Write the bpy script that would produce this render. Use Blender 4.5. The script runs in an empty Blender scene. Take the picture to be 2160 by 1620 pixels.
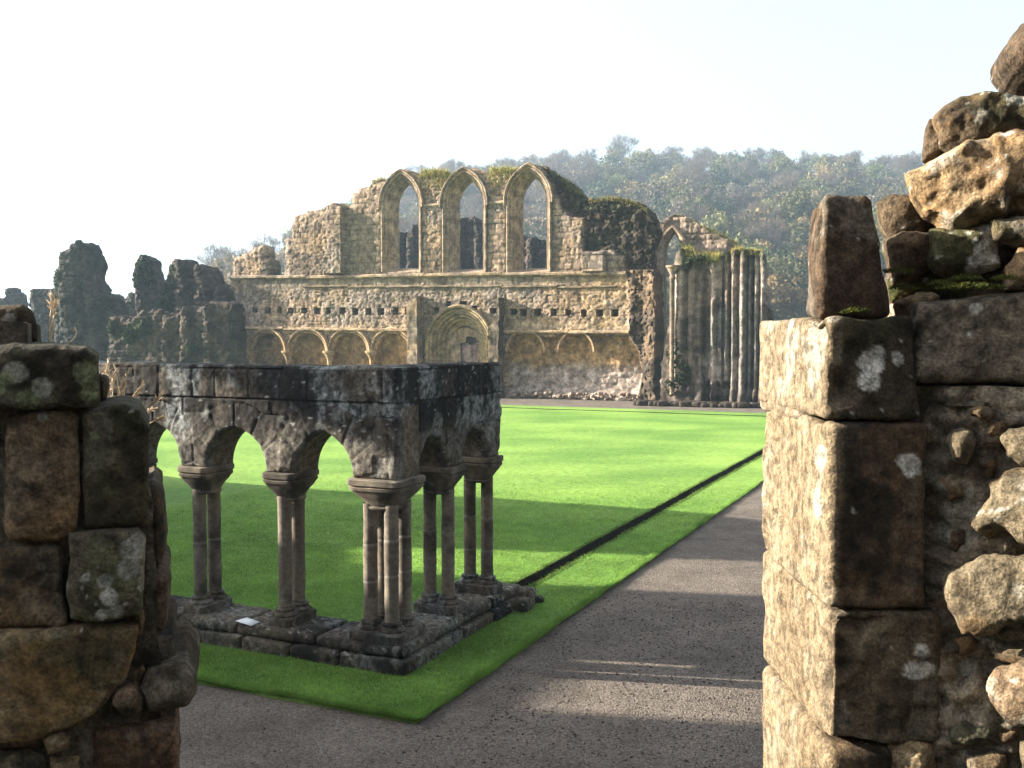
import bpy, math, numpy as np
from mathutils import Vector
R = math.radians
COL = bpy.context.scene.collection
rng = np.random.default_rng(7)

# ------------------------------------------------------------------ camera
EYE = 3.3
FPX = 2100.0
PITCH = math.atan(100 / FPX)
CAM = np.array([0.0, 0.0, EYE])
FWD = np.array([0, math.cos(PITCH), -math.sin(PITCH)])
UPV = np.array([0, math.sin(PITCH), math.cos(PITCH)])

def ray(px, py):
    return (px - 1080) * np.array([1.0, 0, 0]) + FPX * FWD + (810 - py) * UPV
def at_Y(px, py, Y):
    d = ray(px, py); return CAM + d * (Y / d[1])
def at_Z(px, py, z):
    d = ray(px, py); return CAM + d * ((z - EYE) / d[2])

class Plane:
    """a vertical wall plane: u along it, v up, w into the wall"""
    def __init__(s, O, U, W):
        s.O = np.array([O[0], O[1], 0.0]); s.U = np.array([U[0], U[1], 0.0]); s.W = np.array([W[0], W[1], 0.0]); s.Ws = s.W
    def uv(s, px, py):
        d = ray(px, py); t = np.dot(s.O - CAM, s.W) / np.dot(d, s.W)
        P = CAM + d * t
        return (float(np.dot(P - s.O, s.U)), float(P[2]))
    def uvs(s, pts): return [s.uv(*p) for p in pts]
    def world(s, L):
        L = np.asarray(L, float)
        return s.O + L[..., 0:1] * s.U + L[..., 2:3] * s.Ws + L[..., 1:2] * np.array([0, 0, 1.0])
def plane_at(P, deg):
    c, n = math.cos(R(deg)), math.sin(R(deg))
    return Plane(P, (c, n), (-n, c))

# ------------------------------------------------------------------ noise
def _h(ix, iy, iz, s):
    n = (ix.astype(np.int64) * 374761393 + iy.astype(np.int64) * 668265263 + iz.astype(np.int64) * 1274126177 + int(s) * 69069 + 12345) & 0xffffffff
    n = ((n ^ (n >> 13)) * 1274126177) & 0xffffffff
    n = ((n ^ (n >> 16)) * 2246822519) & 0xffffffff
    n = n ^ (n >> 15)
    return (n & 0xffffff) / 16777215.0
def vnoise(P, s=0):
    P = np.asarray(P, float); I = np.floor(P); F = P - I; F = F * F * (3 - 2 * F)
    x, y, z = I[..., 0], I[..., 1], I[..., 2]; fx, fy, fz = F[..., 0], F[..., 1], F[..., 2]
    r = 0
    for dx in (0, 1):
        wx = fx if dx else 1 - fx
        for dy in (0, 1):
            wy = fy if dy else 1 - fy
            for dz in (0, 1):
                wz = fz if dz else 1 - fz
                r = r + _h(x + dx, y + dy, z + dz, s) * wx * wy * wz
    return r
def fbm(P, sc=1.0, o=4, s=0, g=0.5):
    P = np.asarray(P, float) * sc; r = 0; a = 1.0; t = 0
    for k in range(o):
        r = r + a * vnoise(P + 17.3 * k, s + k * 31); t += a; a *= g; P = P * 2.03
    return r / t
def sstep(a, b, x):
    t = np.clip((x - a) / (b - a), 0, 1); return t * t * (3 - 2 * t)
def mix(a, b, t):
    return np.asarray(a) * (1 - t[..., None]) + np.asarray(b) * t[..., None]
def p3(u, v, w=0.0): return np.stack([u, v, np.zeros_like(u) + w], -1)
def worley(u, v, su, sv, s=0):
    """2D cells: (distance F1, F2-F1, cell id random)"""
    x = u / su; y = v / sv; ix = np.floor(x); iy = np.floor(y)
    f1 = np.full(x.shape, 9.0); f2 = f1.copy(); idr = f1 * 0
    z = np.zeros_like(ix)
    for dx in (-1, 0, 1):
        for dy in (-1, 0, 1):
            cx = ix + dx; cy = iy + dy
            px = cx + 0.15 + 0.7 * _h(cx, cy, z, s); py = cy + 0.15 + 0.7 * _h(cx, cy, z, s + 5)
            d = np.hypot(x - px, y - py); r = _h(cx, cy, z, s + 9)
            near = d < f1
            f2 = np.where(near, f1, np.minimum(f2, d)); idr = np.where(near, r, idr); f1 = np.where(near, d, f1)
    return f1, f2 - f1, idr
def courses(u, v, hs, wmean, s=0, warp=0.0, vlo=-1.0):
    """coursed masonry: (distance to joint in metres, block random)"""
    if warp:
        u = u + warp * (fbm(p3(u, v), 2.2, 2, s) - .5) * 2; v = v + warp * .6 * (fbm(p3(u, v, 5.), 2.2, 2, s + 3) - .5) * 2
    rg = np.random.default_rng(s + 100); b = [vlo]
    while b[-1] < 20: b.append(b[-1] + rg.uniform(*hs))
    b = np.array(b); row = np.clip(np.searchsorted(b, v) - 1, 0, len(b) - 2)
    dv = np.minimum(v - b[row], b[row + 1] - v)
    rw = row.astype(float); z = rw * 0
    wr = wmean * (0.75 + .5 * _h(rw, z, z, s + 1)); off = 7 * _h(rw, z, z, s + 2)
    x = u / wr + off; i = np.floor(x)
    def edge(k): return k + .36 * (_h(k, rw, z, s + 4) - .5)
    i = np.where(x < edge(i), i - 1, i); i = np.where(x >= edge(i + 1), i + 1, i)
    du = np.minimum(x - edge(i), edge(i + 1) - x) * wr
    return np.minimum(du, dv), _h(i, rw, z, s + 6)

# ------------------------------------------------------------------ meshes
MATS = {}
def mk(name, V, F, mat, parent=None, col=None, smooth=35, loc=None, kind=None):
    """link one mesh object; F is an (n,4) / (n,3) array or a list of them"""
    V = np.asarray(V, float)
    if loc is None:
        loc = (V.min(0) + V.max(0)) / 2; loc[2] = V[:, 2].min()
    me = bpy.data.meshes.new(name)
    Fs = F if isinstance(F, list) else [F]
    Fs = [np.asarray(f) for f in Fs if len(f)]
    loops = np.concatenate([f.ravel() for f in Fs]).astype(np.int32)
    tot = np.concatenate([np.full(len(f), f.shape[1]) for f in Fs]).astype(np.int32)
    st = np.concatenate([[0], np.cumsum(tot)[:-1]]).astype(np.int32)
    me.vertices.add(len(V)); me.vertices.foreach_set('co', (V - loc).astype(np.float32).ravel())
    me.loops.add(len(loops)); me.loops.foreach_set('vertex_index', loops)
    me.polygons.add(len(tot)); me.polygons.foreach_set('loop_start', st)
    me.update(calc_edges=True)
    if smooth:
        me.polygons.foreach_set('use_smooth', np.ones(len(tot), bool))
        if smooth < 180: me.set_sharp_from_angle(angle=R(smooth))
    if col is not None:
        at = me.color_attributes.new('col', 'FLOAT_COLOR', 'POINT')
        c = np.ones((len(V), 4), np.float32); c[:, :3] = np.clip(col, 0, 1); at.data.foreach_set('color', c.ravel())
    me.materials.append(MATS[mat] if isinstance(mat, str) else mat)
    o = bpy.data.objects.new(name, me); COL.objects.link(o); o.location = loc
    if parent is not None:
        o.parent = parent
        o.location = Vector(loc) - Vector(WL[parent.name])
    WL[o.name] = tuple(loc)
    if kind: o['kind'] = kind
    return o
WL = {}
def thing(name, label, cat, loc, group=None):
    o = bpy.data.objects.new(name, None); COL.objects.link(o)
    o.location = tuple(loc); WL[o.name] = tuple(loc); o.empty_display_size = .3
    o['label'] = label; o['category'] = cat
    if group: o['group'] = group
    return o
def tag(o, label, cat, group=None):
    o['label'] = label; o['category'] = cat
    if group: o['group'] = group
    return o
class MB:
    """collects (V, F, col) pieces into one mesh"""
    def __init__(s): s.V = []; s.F = {}; s.C = []; s.n = 0
    def add(s, V, F, c=None):
        V = np.asarray(V, float)
        for f in (F if isinstance(F, list) else [F]):
            f = np.asarray(f)
            if len(f): s.F.setdefault(f.shape[1], []).append(f + s.n)
        s.V.append(V)
        if c is None: c = (.5, .5, .5)
        c = np.asarray(c, float); s.C.append(np.broadcast_to(c, V.shape) if c.ndim == 1 else c); s.n += len(V)
        return s
    def build(s, name, mat, parent=None, **k):
        return mk(name, np.concatenate(s.V), [np.concatenate(f) for f in s.F.values()], mat, parent, np.concatenate(s.C), **k)

def psdf(poly, X, Y):
    poly = np.asarray(poly, float); n = len(poly)
    d = np.full(X.shape, 1e18); inside = np.zeros(X.shape, bool)
    for i in range(n):
        ax, ay = poly[i]; bx, by = poly[(i + 1) % n]; ex, ey = bx - ax, by - ay
        wx, wy = X - ax, Y - ay
        t = np.clip((wx * ex + wy * ey) / (ex * ex + ey * ey + 1e-12), 0, 1)
        d = np.minimum(d, (wx - ex * t) ** 2 + (wy - ey * t) ** 2)
        c = ((ay <= Y) & (by > Y)) | ((by <= Y) & (ay > Y))
        if ey != 0: inside ^= c & (X < ax + (Y - ay) / ey * ex)
    d = np.sqrt(d); return np.where(inside, -d, d)

def slab(poly, holes, res, thick, front, colf, plane, nd=4, backn=.0, ragged=0.0, rs=1, sidenoise=0.0):
    """a wall or a stone from an outline with its own thickness: V, F, colours.
    front(u,v,sd)->depth; colf(P,u,v)->rgb"""
    poly = np.asarray(poly, float); lo = poly.min(0) - res; hi = poly.max(0) + res
    nu = int((hi[0] - lo[0]) / res) + 2; nv = int((hi[1] - lo[1]) / res) + 2
    gu = lo[0] + np.arange(nu) * res; gv = lo[1] + np.arange(nv) * res
    def sd(u, v):
        u0, v0 = u, v
        if ragged:
            u0 = u + ragged * 2 * (fbm(p3(u, v), 1.6 / max(ragged * 4, .1), 3, rs) - .5); v0 = v + ragged * 2 * (fbm(p3(u, v, 9.), 1.6 / max(ragged * 4, .1), 3, rs + 7) - .5)
        s = psdf(poly, u0, v0)
        for h in holes: s = np.maximum(s, -psdf(h, u, v))
        return s
    cu, cv = np.meshgrid(gu[:-1] + res / 2, gv[:-1] + res / 2, indexing='ij')
    mask = sd(cu, cv) < 0
    U, Vv = np.meshgrid(gu, gv, indexing='ij')
    used = np.zeros(U.shape, bool)
    used[:-1, :-1] |= mask; used[1:, :-1] |= mask; used[:-1, 1:] |= mask; used[1:, 1:] |= mask
    idx = -np.ones(U.shape, int); idx[used] = np.arange(used.sum())
    u = U[used]; v = Vv[used]
    s = sd(u, v); near = np.abs(s) < res * 1.05
    e = res * .2
    for _ in range(2):
        un, vn = u[near], v[near]; sn = sd(un, vn)
        gx = (sd(un + e, vn) - sd(un - e, vn)) / (2 * e); gy = (sd(un, vn + e) - sd(un, vn - e)) / (2 * e)
        g = np.maximum(np.hypot(gx, gy), .5)
        # only those on the mask's rim
        if _ == 0:
            cnt = np.zeros(U.shape, int); cnt[:-1, :-1] += mask; cnt[1:, :-1] += mask; cnt[:-1, 1:] += mask; cnt[1:, 1:] += mask
            rim = (cnt[used] < 4)[near]
        st = np.clip(sn / g, -res * .7, res * .7) * rim
        u[near] = un - st * gx / g; v[near] = vn - st * gy / g
    s = sd(u, v)
    wf = front(u, v, s); n = len(u)
    ij = np.argwhere(mask); i, j = ij[:, 0], ij[:, 1]
    a, b, c, d = idx[i, j], idx[i + 1, j], idx[i + 1, j + 1], idx[i, j + 1]
    flip = np.cross(plane.U, [0, 0, 1.0]) @ plane.W > 0   # make front face away from W
    Ff = np.stack([a, b, c, d], 1)
    # boundary edges
    pm = np.pad(mask, 1)
    E = []
    m = mask & ~pm[1:-1, :-2]; q = np.argwhere(m); E.append(np.stack([idx[q[:, 0] + 1, q[:, 1]], idx[q[:, 0], q[:, 1]]], 1))
    m = mask & ~pm[1:-1, 2:]; q = np.argwhere(m); E.append(np.stack([idx[q[:, 0], q[:, 1] + 1], idx[q[:, 0] + 1, q[:, 1] + 1]], 1))
    m = mask & ~pm[:-2, 1:-1]; q = np.argwhere(m); E.append(np.stack([idx[q[:, 0], q[:, 1]], idx[q[:, 0], q[:, 1] + 1]], 1))
    m = mask & ~pm[2:, 1:-1]; q = np.argwhere(m); E.append(np.stack([idx[q[:, 0] + 1, q[:, 1] + 1], idx[q[:, 0] + 1, q[:, 1]]], 1))
    E = np.concatenate(E)
    wb = thick + backn * (fbm(p3(u, v, 3.3), 3, 3, rs + 50) - .5) * 2 + np.zeros(n)
    wb = np.maximum(wb, wf + .02)
    layers = [np.stack([u, v, wf], 1)]
    F = [Ff]; base = [np.arange(n)]
    rimv = np.unique(E); rmap = -np.ones(n, int); rmap[rimv] = np.arange(len(rimv))
    off = n
    prev = np.arange(n)
    ru, rv = u[rimv], v[rimv]
    er = res * .2
    gx = (sd(ru + er, rv) - sd(ru - er, rv)) / (2 * er); gy = (sd(ru, rv + er) - sd(ru, rv - er)) / (2 * er)
    for k in range(1, nd):
        t = k / nd; w = wf[rimv] * (1 - t) + wb[rimv] * t
        dn = sidenoise * 2 * (fbm(np.stack([ru, rv, w], 1), 2.5, 4, rs + 80) - .5) if sidenoise else 0
        layers.append(np.stack([ru + dn * gx, rv + dn * gy, w], 1))
        cur = off + rmap; off += len(rimv)
        F.append(np.stack([prev[E[:, 1]], prev[E[:, 0]], cur[E[:, 0]], cur[E[:, 1]]], 1)); prev = cur
    layers.append(np.stack([u, v, wb], 1)); cur = off + np.arange(n)
    F.append(np.stack([prev[E[:, 1]], prev[E[:, 0]], cur[E[:, 0]], cur[E[:, 1]]], 1))
    F.append(Ff[:, ::-1] + off)
    L = np.concatenate(layers); F = np.concatenate(F)
    if not flip: pass
    else: F = F[:, ::-1]
    P = plane.world(L)
    return P, F, colf(P, L[:, 0], L[:, 1])

def hexblock(c8, n, r, rough, s, colf, rsc=9.0, chips=0.0):
    """box with eight given corners (x0y0z0,x1y0z0,x1y1z0,x0y1z0, then the same for z1), worn round edges"""
    c8 = np.asarray(c8, float)
    dim = np.array([np.linalg.norm(c8[1] - c8[0]), np.linalg.norm(c8[3] - c8[0]), np.linalg.norm(c8[4] - c8[0])]); h = dim / 2
    N = [max(2, int(d / n)) for d in dim]
    V = []; F = []; off = 0
    for ax in range(3):
        o1, o2 = (ax + 1) % 3, (ax + 2) % 3
        for sg in (-1, 1):
            a = np.linspace(-1, 1, N[o1] + 1); b = np.linspace(-1, 1, N[o2] + 1)
            A, B = np.meshgrid(a, b, indexing='ij'); q = np.zeros(A.shape + (3,)); q[..., ax] = sg; q[..., o1] = A; q[..., o2] = B
            V.append(q.reshape(-1, 3)); I = off + np.arange(A.size).reshape(A.shape); off += A.size
            f = np.stack([I[:-1, :-1], I[1:, :-1], I[1:, 1:], I[:-1, 1:]], -1).reshape(-1, 4)
            F.append(f if sg > 0 else f[:, ::-1])
    V = np.concatenate(V); F = np.concatenate(F)
    p = V * h; rr = min(r, h.min() * .9); q = np.clip(p, -(h - rr), h - rr); d = p - q
    L = np.linalg.norm(d, axis=1, keepdims=True); nrm = d / np.maximum(L, 1e-9)
    p = q + nrm * rr
    t = (p / h + 1) / 2; x, y, z = t[:, 0:1], t[:, 1:2], t[:, 2:3]
    P = ((c8[0] * (1 - x) * (1 - y) + c8[1] * x * (1 - y) + c8[2] * x * y + c8[3] * (1 - x) * y) * (1 - z) +
         (c8[4] * (1 - x) * (1 - y) + c8[5] * x * (1 - y) + c8[6] * x * y + c8[7] * (1 - x) * y) * z)
    cen = c8.mean(0)
    # weld duplicate seam vertices by position so that noise keeps them together
    ex = (c8[1] - c8[0]) / dim[0]; ey = (c8[3] - c8[0]) / dim[1]; ez = (c8[4] - c8[0]) / dim[2]
    W = nrm[:, 0:1] * ex + nrm[:, 1:2] * ey + nrm[:, 2:3] * ez
    f1 = fbm(P, rsc, 5, s, .55) - .5
    cut = 0
    if chips: cut = -chips * sstep(.56, .75, fbm(P, rsc * .6, 3, s + 5))
    P = P + W * (rough * 2 * f1 + cut)[:, None]
    key = np.round(P * 2e4).astype(np.int64); _, first, inv = np.unique(key, axis=0, return_index=True, return_inverse=True)
    inv = inv.ravel(); P = P[first]; F = inv[F]
    return P, F, colf(P, P[:, 0], P[:, 2])

def lathe(prof, n, c, tilt=None):
    """prof: list of (r, z)"""
    a = np.arange(n) * 2 * math.pi / n; V = []
    for r, z in prof: V.append(np.stack([c[0] + r * np.cos(a), c[1] + r * np.sin(a), np.full(n, c[2] + z)], 1))
    V = np.concatenate(V); F = []
    for k in range(len(prof) - 1):
        i = np.arange(n); j = (i + 1) % n
        F.append(np.stack([k * n + i, k * n + j, (k + 1) * n + j, (k + 1) * n + i], 1))
    return V, np.concatenate(F)
def loft(paths, close=False):
    m = len(paths[0]); V = np.concatenate([np.asarray(p, float) for p in paths]); F = []
    for k in range(len(paths) - 1):
        i = np.arange(m if close else m - 1); j = (i + 1) % m
        F.append(np.stack([k * m + i, k * m + j, (k + 1) * m + j, (k + 1) * m + i], 1))
    return V, np.concatenate(F)
def tube(pts, rad, n=6):
    pts = np.asarray(pts, float); rad = np.broadcast_to(rad, (len(pts),)); T = np.gradient(pts, axis=0); T /= np.maximum(np.linalg.norm(T, axis=1, keepdims=True), 1e-9)
    ref = np.array([.31, .17, .93]) if abs(T[0, 2]) < .8 else np.array([1.0, .1, 0])
    A = np.cross(T, ref); A /= np.linalg.norm(A, axis=1, keepdims=True); B = np.cross(T, A)
    a = np.arange(n) * 2 * math.pi / n
    ring = [pts[k] + rad[k] * (np.cos(a)[:, None] * A[k] + np.sin(a)[:, None] * B[k]) for k in range(len(pts))]
    return loft(ring, True)
def bar(plane, u0, u1, v0, v1, w0, w1, seg=.15, rough=.02, s=0, prof=None, colf=None):
    """horizontal moulding; prof: list of (v, w) points in 0..1 (w from w1 inside to w0 outside)"""
    prof = prof or [(1, 1), (1, .25), (.8, 0), (.35, 0), (.2, .35), (0, .5), (0, 1)]
    us = np.linspace(u0, u1, max(2, int(abs(u1 - u0) / seg)))
    paths = []
    for (a, b) in prof:
        v = np.full(len(us), v0 + (v1 - v0) * a); w = np.full(len(us), w0 + (w1 - w0) * b)
        nz = fbm(p3(us, v, w), 2.5, 3, s) - .5
        nw = fbm(p3(us, v + 5, w), 3.5, 3, s + 4) - .5
        paths.append(np.stack([us, v + nz * rough * 1.2, w + nw * rough * 2 * (b < .9)], 1))
    V, F = loft(paths)
    n = len(us); m = len(prof)
    caps = [np.array([[k * n for k in range(m)]]), np.array([[k * n + n - 1 for k in range(m)][::-1]])]
    P = plane.world(V)
    return P, [F] + caps, (colf(P, V[:, 0], V[:, 1]) if colf else None)
def archpts(cx, vb, vs, h, r, n=14, down=True):
    """pointed (or, when r<=h, round) arch path from the left foot to the right foot"""
    if r > h:
        Rr = (h * h + r * r) / (2 * h); th = math.asin(min(1, r / Rr)); t = np.linspace(0, th, n)
        L = np.stack([-(h - Rr) * -1 - Rr * np.cos(t), Rr * np.sin(t)], 1)   # centre at x = Rr - h
        L[:, 0] = (Rr - h) - Rr * np.cos(t)
        Rt = L[::-1][1:] * [-1, 1]
        A = np.concatenate([L, Rt])
    else:
        t = np.linspace(math.pi, 0, 2 * n - 1); A = np.stack([h * np.cos(t), r * np.sin(t)], 1)
    A = A + [cx, vs]
    if down: A = np.concatenate([[[cx - h, vb]], A, [[cx + h, vb]]])
    return A
def archloft(plane, cx, vb, vs, prof, rise, h0, n=14, colf=None, rough=0.0, s=0):
    """prof: list of (inset from outer half-width h0, depth w)"""
    paths = []
    for ins, w in prof:
        A = archpts(cx, vb, vs, h0 - ins, rise - ins, n); paths.append(np.column_stack([A, np.full(len(A), w)]))
    # subdivide jambs is not needed
    V, F = loft(paths)
    if rough: V = V + rough * 2 * (np.stack([fbm(V, 4, 3, s + k) for k in range(3)], 1) - .5)
    P = plane.world(V); return P, F, (colf(P, V[:, 0], V[:, 1]) if colf else None)

# ------------------------------------------------------------------ materials
def base_mat(name, rough=.9, spec=.25):
    m = bpy.data.materials.new(name); m.use_nodes = True; nt = m.node_tree
    b = nt.nodes['Principled BSDF']; b.inputs['Roughness'].default_value = rough; b.inputs['Specular IOR Level'].default_value = spec
    return m, nt, b
def node(nt, t, **k):
    n = nt.nodes.new(t)
    for a, v in k.items():
        if hasattr(n, a): setattr(n, a, v)
        else: n.inputs[a.replace('_', ' ')].default_value = v
    return n
def attr_stone(name, s1, s2, bump, dist, vary=.5, rough=.92, speck=0.0, spec=.2, gain=1.0, tint=(1, 1, 1)):
    """albedo from the mesh colours times fine grain; bump from the same grain"""
    m, nt, b = base_mat(name, rough, spec); L = nt.links
    at = node(nt, 'ShaderNodeAttribute', attribute_name='col')
    tc = node(nt, 'ShaderNodeTexCoord')
    n1 = node(nt, 'ShaderNodeTexNoise'); n1.inputs['Scale'].default_value = s1; n1.inputs['Detail'].default_value = 8; n1.inputs['Roughness'].default_value = .68
    n2 = node(nt, 'ShaderNodeTexNoise'); n2.inputs['Scale'].default_value = s2; n2.inputs['Detail'].default_value = 5; n2.inputs['Roughness'].default_value = .6
    vo = node(nt, 'ShaderNodeTexVoronoi'); vo.inputs['Scale'].default_value = s2 * .8
    for n in (n1, n2, vo): L.new(tc.outputs['Object'], n.inputs['Vector'])
    mr = node(nt, 'ShaderNodeMapRange'); mr.inputs['From Min'].default_value = .36; mr.inputs['From Max'].default_value = .64; mr.inputs['To Min'].default_value = 1 - vary; mr.inputs['To Max'].default_value = 1 + vary
    mr2 = node(nt, 'ShaderNodeMapRange'); mr2.inputs['From Min'].default_value = .36; mr2.inputs['From Max'].default_value = .64; mr2.inputs['To Min'].default_value = 1 - vary * .6; mr2.inputs['To Max'].default_value = 1 + vary * .6
    L.new(n1.outputs[0], mr.inputs[0]); L.new(n2.outputs[0], mr2.inputs[0])
    mu = node(nt, 'ShaderNodeMath', operation='MULTIPLY'); L.new(mr.outputs[0], mu.inputs[0]); L.new(mr2.outputs[0], mu.inputs[1])
    mg = node(nt, 'ShaderNodeMath', operation='MULTIPLY'); L.new(mu.outputs[0], mg.inputs[0]); mg.inputs[1].default_value = gain
    tn_ = node(nt, 'ShaderNodeVectorMath', operation='MULTIPLY'); tn_.inputs[1].default_value = tint
    vm = node(nt, 'ShaderNodeVectorMath', operation='SCALE'); L.new(at.outputs['Color'], vm.inputs[0]); L.new(mg.outputs[0], vm.inputs['Scale'])
    L.new(vm.outputs[0], tn_.inputs[0]); L.new(tn_.outputs[0], b.inputs['Base Color'])
    ad = node(nt, 'ShaderNodeMath', operation='MULTIPLY_ADD'); L.new(n2.outputs[0], ad.inputs[0]); ad.inputs[1].default_value = .35; L.new(n1.outputs[0], ad.inputs[2])
    ad2 = node(nt, 'ShaderNodeMath', operation='MULTIPLY_ADD'); L.new(vo.outputs[0], ad2.inputs[0]); ad2.inputs[1].default_value = -.12; L.new(ad.outputs[0], ad2.inputs[2])
    bu = node(nt, 'ShaderNodeBump'); bu.inputs['Strength'].default_value = bump; bu.inputs['Distance'].default_value = dist
    L.new(ad2.outputs[0], bu.inputs['Height']); L.new(bu.outputs[0], b.inputs['Normal'])
    MATS[name] = m; return m
attr_stone('near_stone', 22, 110, 1.0, .016, .62, gain=.66, tint=(1.02, .98, .93))
attr_stone('arcade_stone', 16, 80, 1.0, .014, .6, gain=.68)
attr_stone('shaft_stone', 18, 90, .7, .006, .28, gain=.66)
attr_stone('facade_stone', 2.6, 10, .9, .06, .5, gain=.58, tint=(1.12, .96, .90))
attr_stone('far_stone', 1.6, 6, 1.0, .2, .55, gain=.34)
def leaf_mat(name, vary=.3, transl=.35, sc=3.0):
    m, nt, b = base_mat(name, .7, .2); L = nt.links
    at = node(nt, 'ShaderNodeAttribute', attribute_name='col'); tc = node(nt, 'ShaderNodeTexCoord')
    n1 = node(nt, 'ShaderNodeTexNoise'); n1.inputs['Scale'].default_value = sc; L.new(tc.outputs['Object'], n1.inputs['Vector'])
    mr = node(nt, 'ShaderNodeMapRange'); mr.inputs['From Min'].default_value = .3; mr.inputs['From Max'].default_value = .7; mr.inputs['To Min'].default_value = 1 - vary; mr.inputs['To Max'].default_value = 1 + vary
    L.new(n1.outputs[0], mr.inputs[0])
    vm = node(nt, 'ShaderNodeVectorMath', operation='SCALE'); L.new(at.outputs['Color'], vm.inputs[0]); L.new(mr.outputs[0], vm.inputs['Scale']); L.new(vm.outputs[0], b.inputs['Base Color'])
    tr = node(nt, 'ShaderNodeBsdfTranslucent'); L.new(vm.outputs[0], tr.inputs['Color'])
    mx = node(nt, 'ShaderNodeMixShader'); mx.inputs[0].default_value = transl
    L.new(b.outputs[0], mx.inputs[1]); L.new(tr.outputs[0], mx.inputs[2]); L.new(mx.outputs[0], nt.nodes['Material Output'].inputs['Surface'])
    MATS[name] = m
leaf_mat('foliage', .3, .3, .3)
leaf_mat('grass_blade', .25, .45, 2.0)
leaf_mat('dry_stalk', .2, .3, 9.0)
# lawn sheet: mown turf, mottled and tufted
m, nt, b = base_mat('lawn_turf', .85, .15); L = nt.links; MATS['lawn_turf'] = m
tc = node(nt, 'ShaderNodeTexCoord')
mp = node(nt, 'ShaderNodeMapping'); mp.inputs['Rotation'].default_value = (0, 0, R(24)); mp.inputs['Scale'].default_value = (.8, 1.2, 1); L.new(tc.outputs['Object'], mp.inputs['Vector'])
nA = node(nt, 'ShaderNodeTexNoise'); nA.inputs['Scale'].default_value = .35; nA.inputs['Detail'].default_value = 4
nB = node(nt, 'ShaderNodeTexNoise'); nB.inputs['Scale'].default_value = 8.0; nB.inputs['Detail'].default_value = 8; nB.inputs['Roughness'].default_value = .7
nC = node(nt, 'ShaderNodeTexNoise'); nC.inputs['Scale'].default_value = 60.0; nC.inputs['Detail'].default_value = 4; nC.inputs['Roughness'].default_value = .7
for n in (nA, nB, nC): L.new(mp.outputs[0], n.inputs['Vector'])
r1 = node(nt, 'ShaderNodeValToRGB'); r1.color_ramp.elements[0].position = .35; r1.color_ramp.elements[0].color = (.118, .235, .046, 1); r1.color_ramp.elements[1].position = .7; r1.color_ramp.elements[1].color = (.232, .375, .08, 1)
L.new(nA.outputs[0], r1.inputs[0])
mr = node(nt, 'ShaderNodeMapRange'); mr.inputs['From Min'].default_value = .3; mr.inputs['From Max'].default_value = .7; mr.inputs['To Min'].default_value = .62; mr.inputs['To Max'].default_value = 1.38; L.new(nB.outputs[0], mr.inputs[0])
mr2 = node(nt, 'ShaderNodeMapRange'); mr2.inputs['From Min'].default_value = .3; mr2.inputs['From Max'].default_value = .7; mr2.inputs['To Min'].default_value = .7; mr2.inputs['To Max'].default_value = 1.3; L.new(nC.outputs[0], mr2.inputs[0])
mu = node(nt, 'ShaderNodeMath', operation='MULTIPLY'); L.new(mr.outputs[0], mu.inputs[0]); L.new(mr2.outputs[0], mu.inputs[1])
vm = node(nt, 'ShaderNodeVectorMath', operation='SCALE'); L.new(r1.outputs[0], vm.inputs[0]); L.new(mu.outputs[0], vm.inputs['Scale']); L.new(vm.outputs[0], b.inputs['Base Color'])
ad = node(nt, 'ShaderNodeMath', operation='MULTIPLY_ADD'); L.new(nC.outputs[0], ad.inputs[0]); ad.inputs[1].default_value = .35; L.new(nB.outputs[0], ad.inputs[2])
bu = node(nt, 'ShaderNodeBump'); bu.inputs['Strength'].default_value = .8; bu.inputs['Distance'].default_value = .12; L.new(ad.outputs[0], bu.inputs['Height']); L.new(bu.outputs[0], b.inputs['Normal'])
# gravel
def gravel(name, c0, c1, sc=70, dist=.015):
    m, nt, b = base_mat(name, .9, .2); L = nt.links; MATS[name] = m
    tc = node(nt, 'ShaderNodeTexCoord')
    vo = node(nt, 'ShaderNodeTexVoronoi'); vo.inputs['Scale'].default_value = sc
    nA = node(nt, 'ShaderNodeTexNoise'); nA.inputs['Scale'].default_value = 1.3; nA.inputs['Detail'].default_value = 9; nA.inputs['Roughness'].default_value = .7
    nB = node(nt, 'ShaderNodeTexNoise'); nB.inputs['Scale'].default_value = 14; nB.inputs['Detail'].default_value = 6; nB.inputs['Roughness'].default_value = .7
    for n in (vo, nA, nB): L.new(tc.outputs['Object'], n.inputs['Vector'])
    rp = node(nt, 'ShaderNodeValToRGB'); rp.color_ramp.elements[0].position = .3; rp.color_ramp.elements[0].color = (*c0, 1); rp.color_ramp.elements[1].position = .7; rp.color_ramp.elements[1].color = (*c1, 1)
    L.new(nA.outputs[0], rp.inputs[0])
    sx = node(nt, 'ShaderNodeSeparateColor'); L.new(vo.outputs['Color'], sx.inputs[0])
    mr = node(nt, 'ShaderNodeMapRange'); mr.inputs['To Min'].default_value = .55; mr.inputs['To Max'].default_value = 1.5; L.new(sx.outputs[0], mr.inputs[0])
    vm = node(nt, 'ShaderNodeVectorMath', operation='SCALE'); L.new(rp.outputs[0], vm.inputs[0]); L.new(mr.outputs[0], vm.inputs['Scale']); L.new(vm.outputs[0], b.inputs['Base Color'])
    ad = node(nt, 'ShaderNodeMath', operation='MULTIPLY_ADD'); L.new(vo.outputs[0], ad.inputs[0]); ad.inputs[1].default_value = -.5; L.new(nB.outputs[0], ad.inputs[2])
    bu = node(nt, 'ShaderNodeBump'); bu.inputs['Strength'].default_value = .8; bu.inputs['Distance'].default_value = dist * 2; L.new(ad.outputs[0], bu.inputs['Height']); L.new(bu.outputs[0], b.inputs['Normal'])
gravel('path_gravel', (.078, .066, .057), (.17, .143, .124))
gravel('shaded_soil', (.008, .008, .005), (.02, .018, .011), 40)  # drain channel soil, near-black: the shade in the cut is put into its colour
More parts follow.
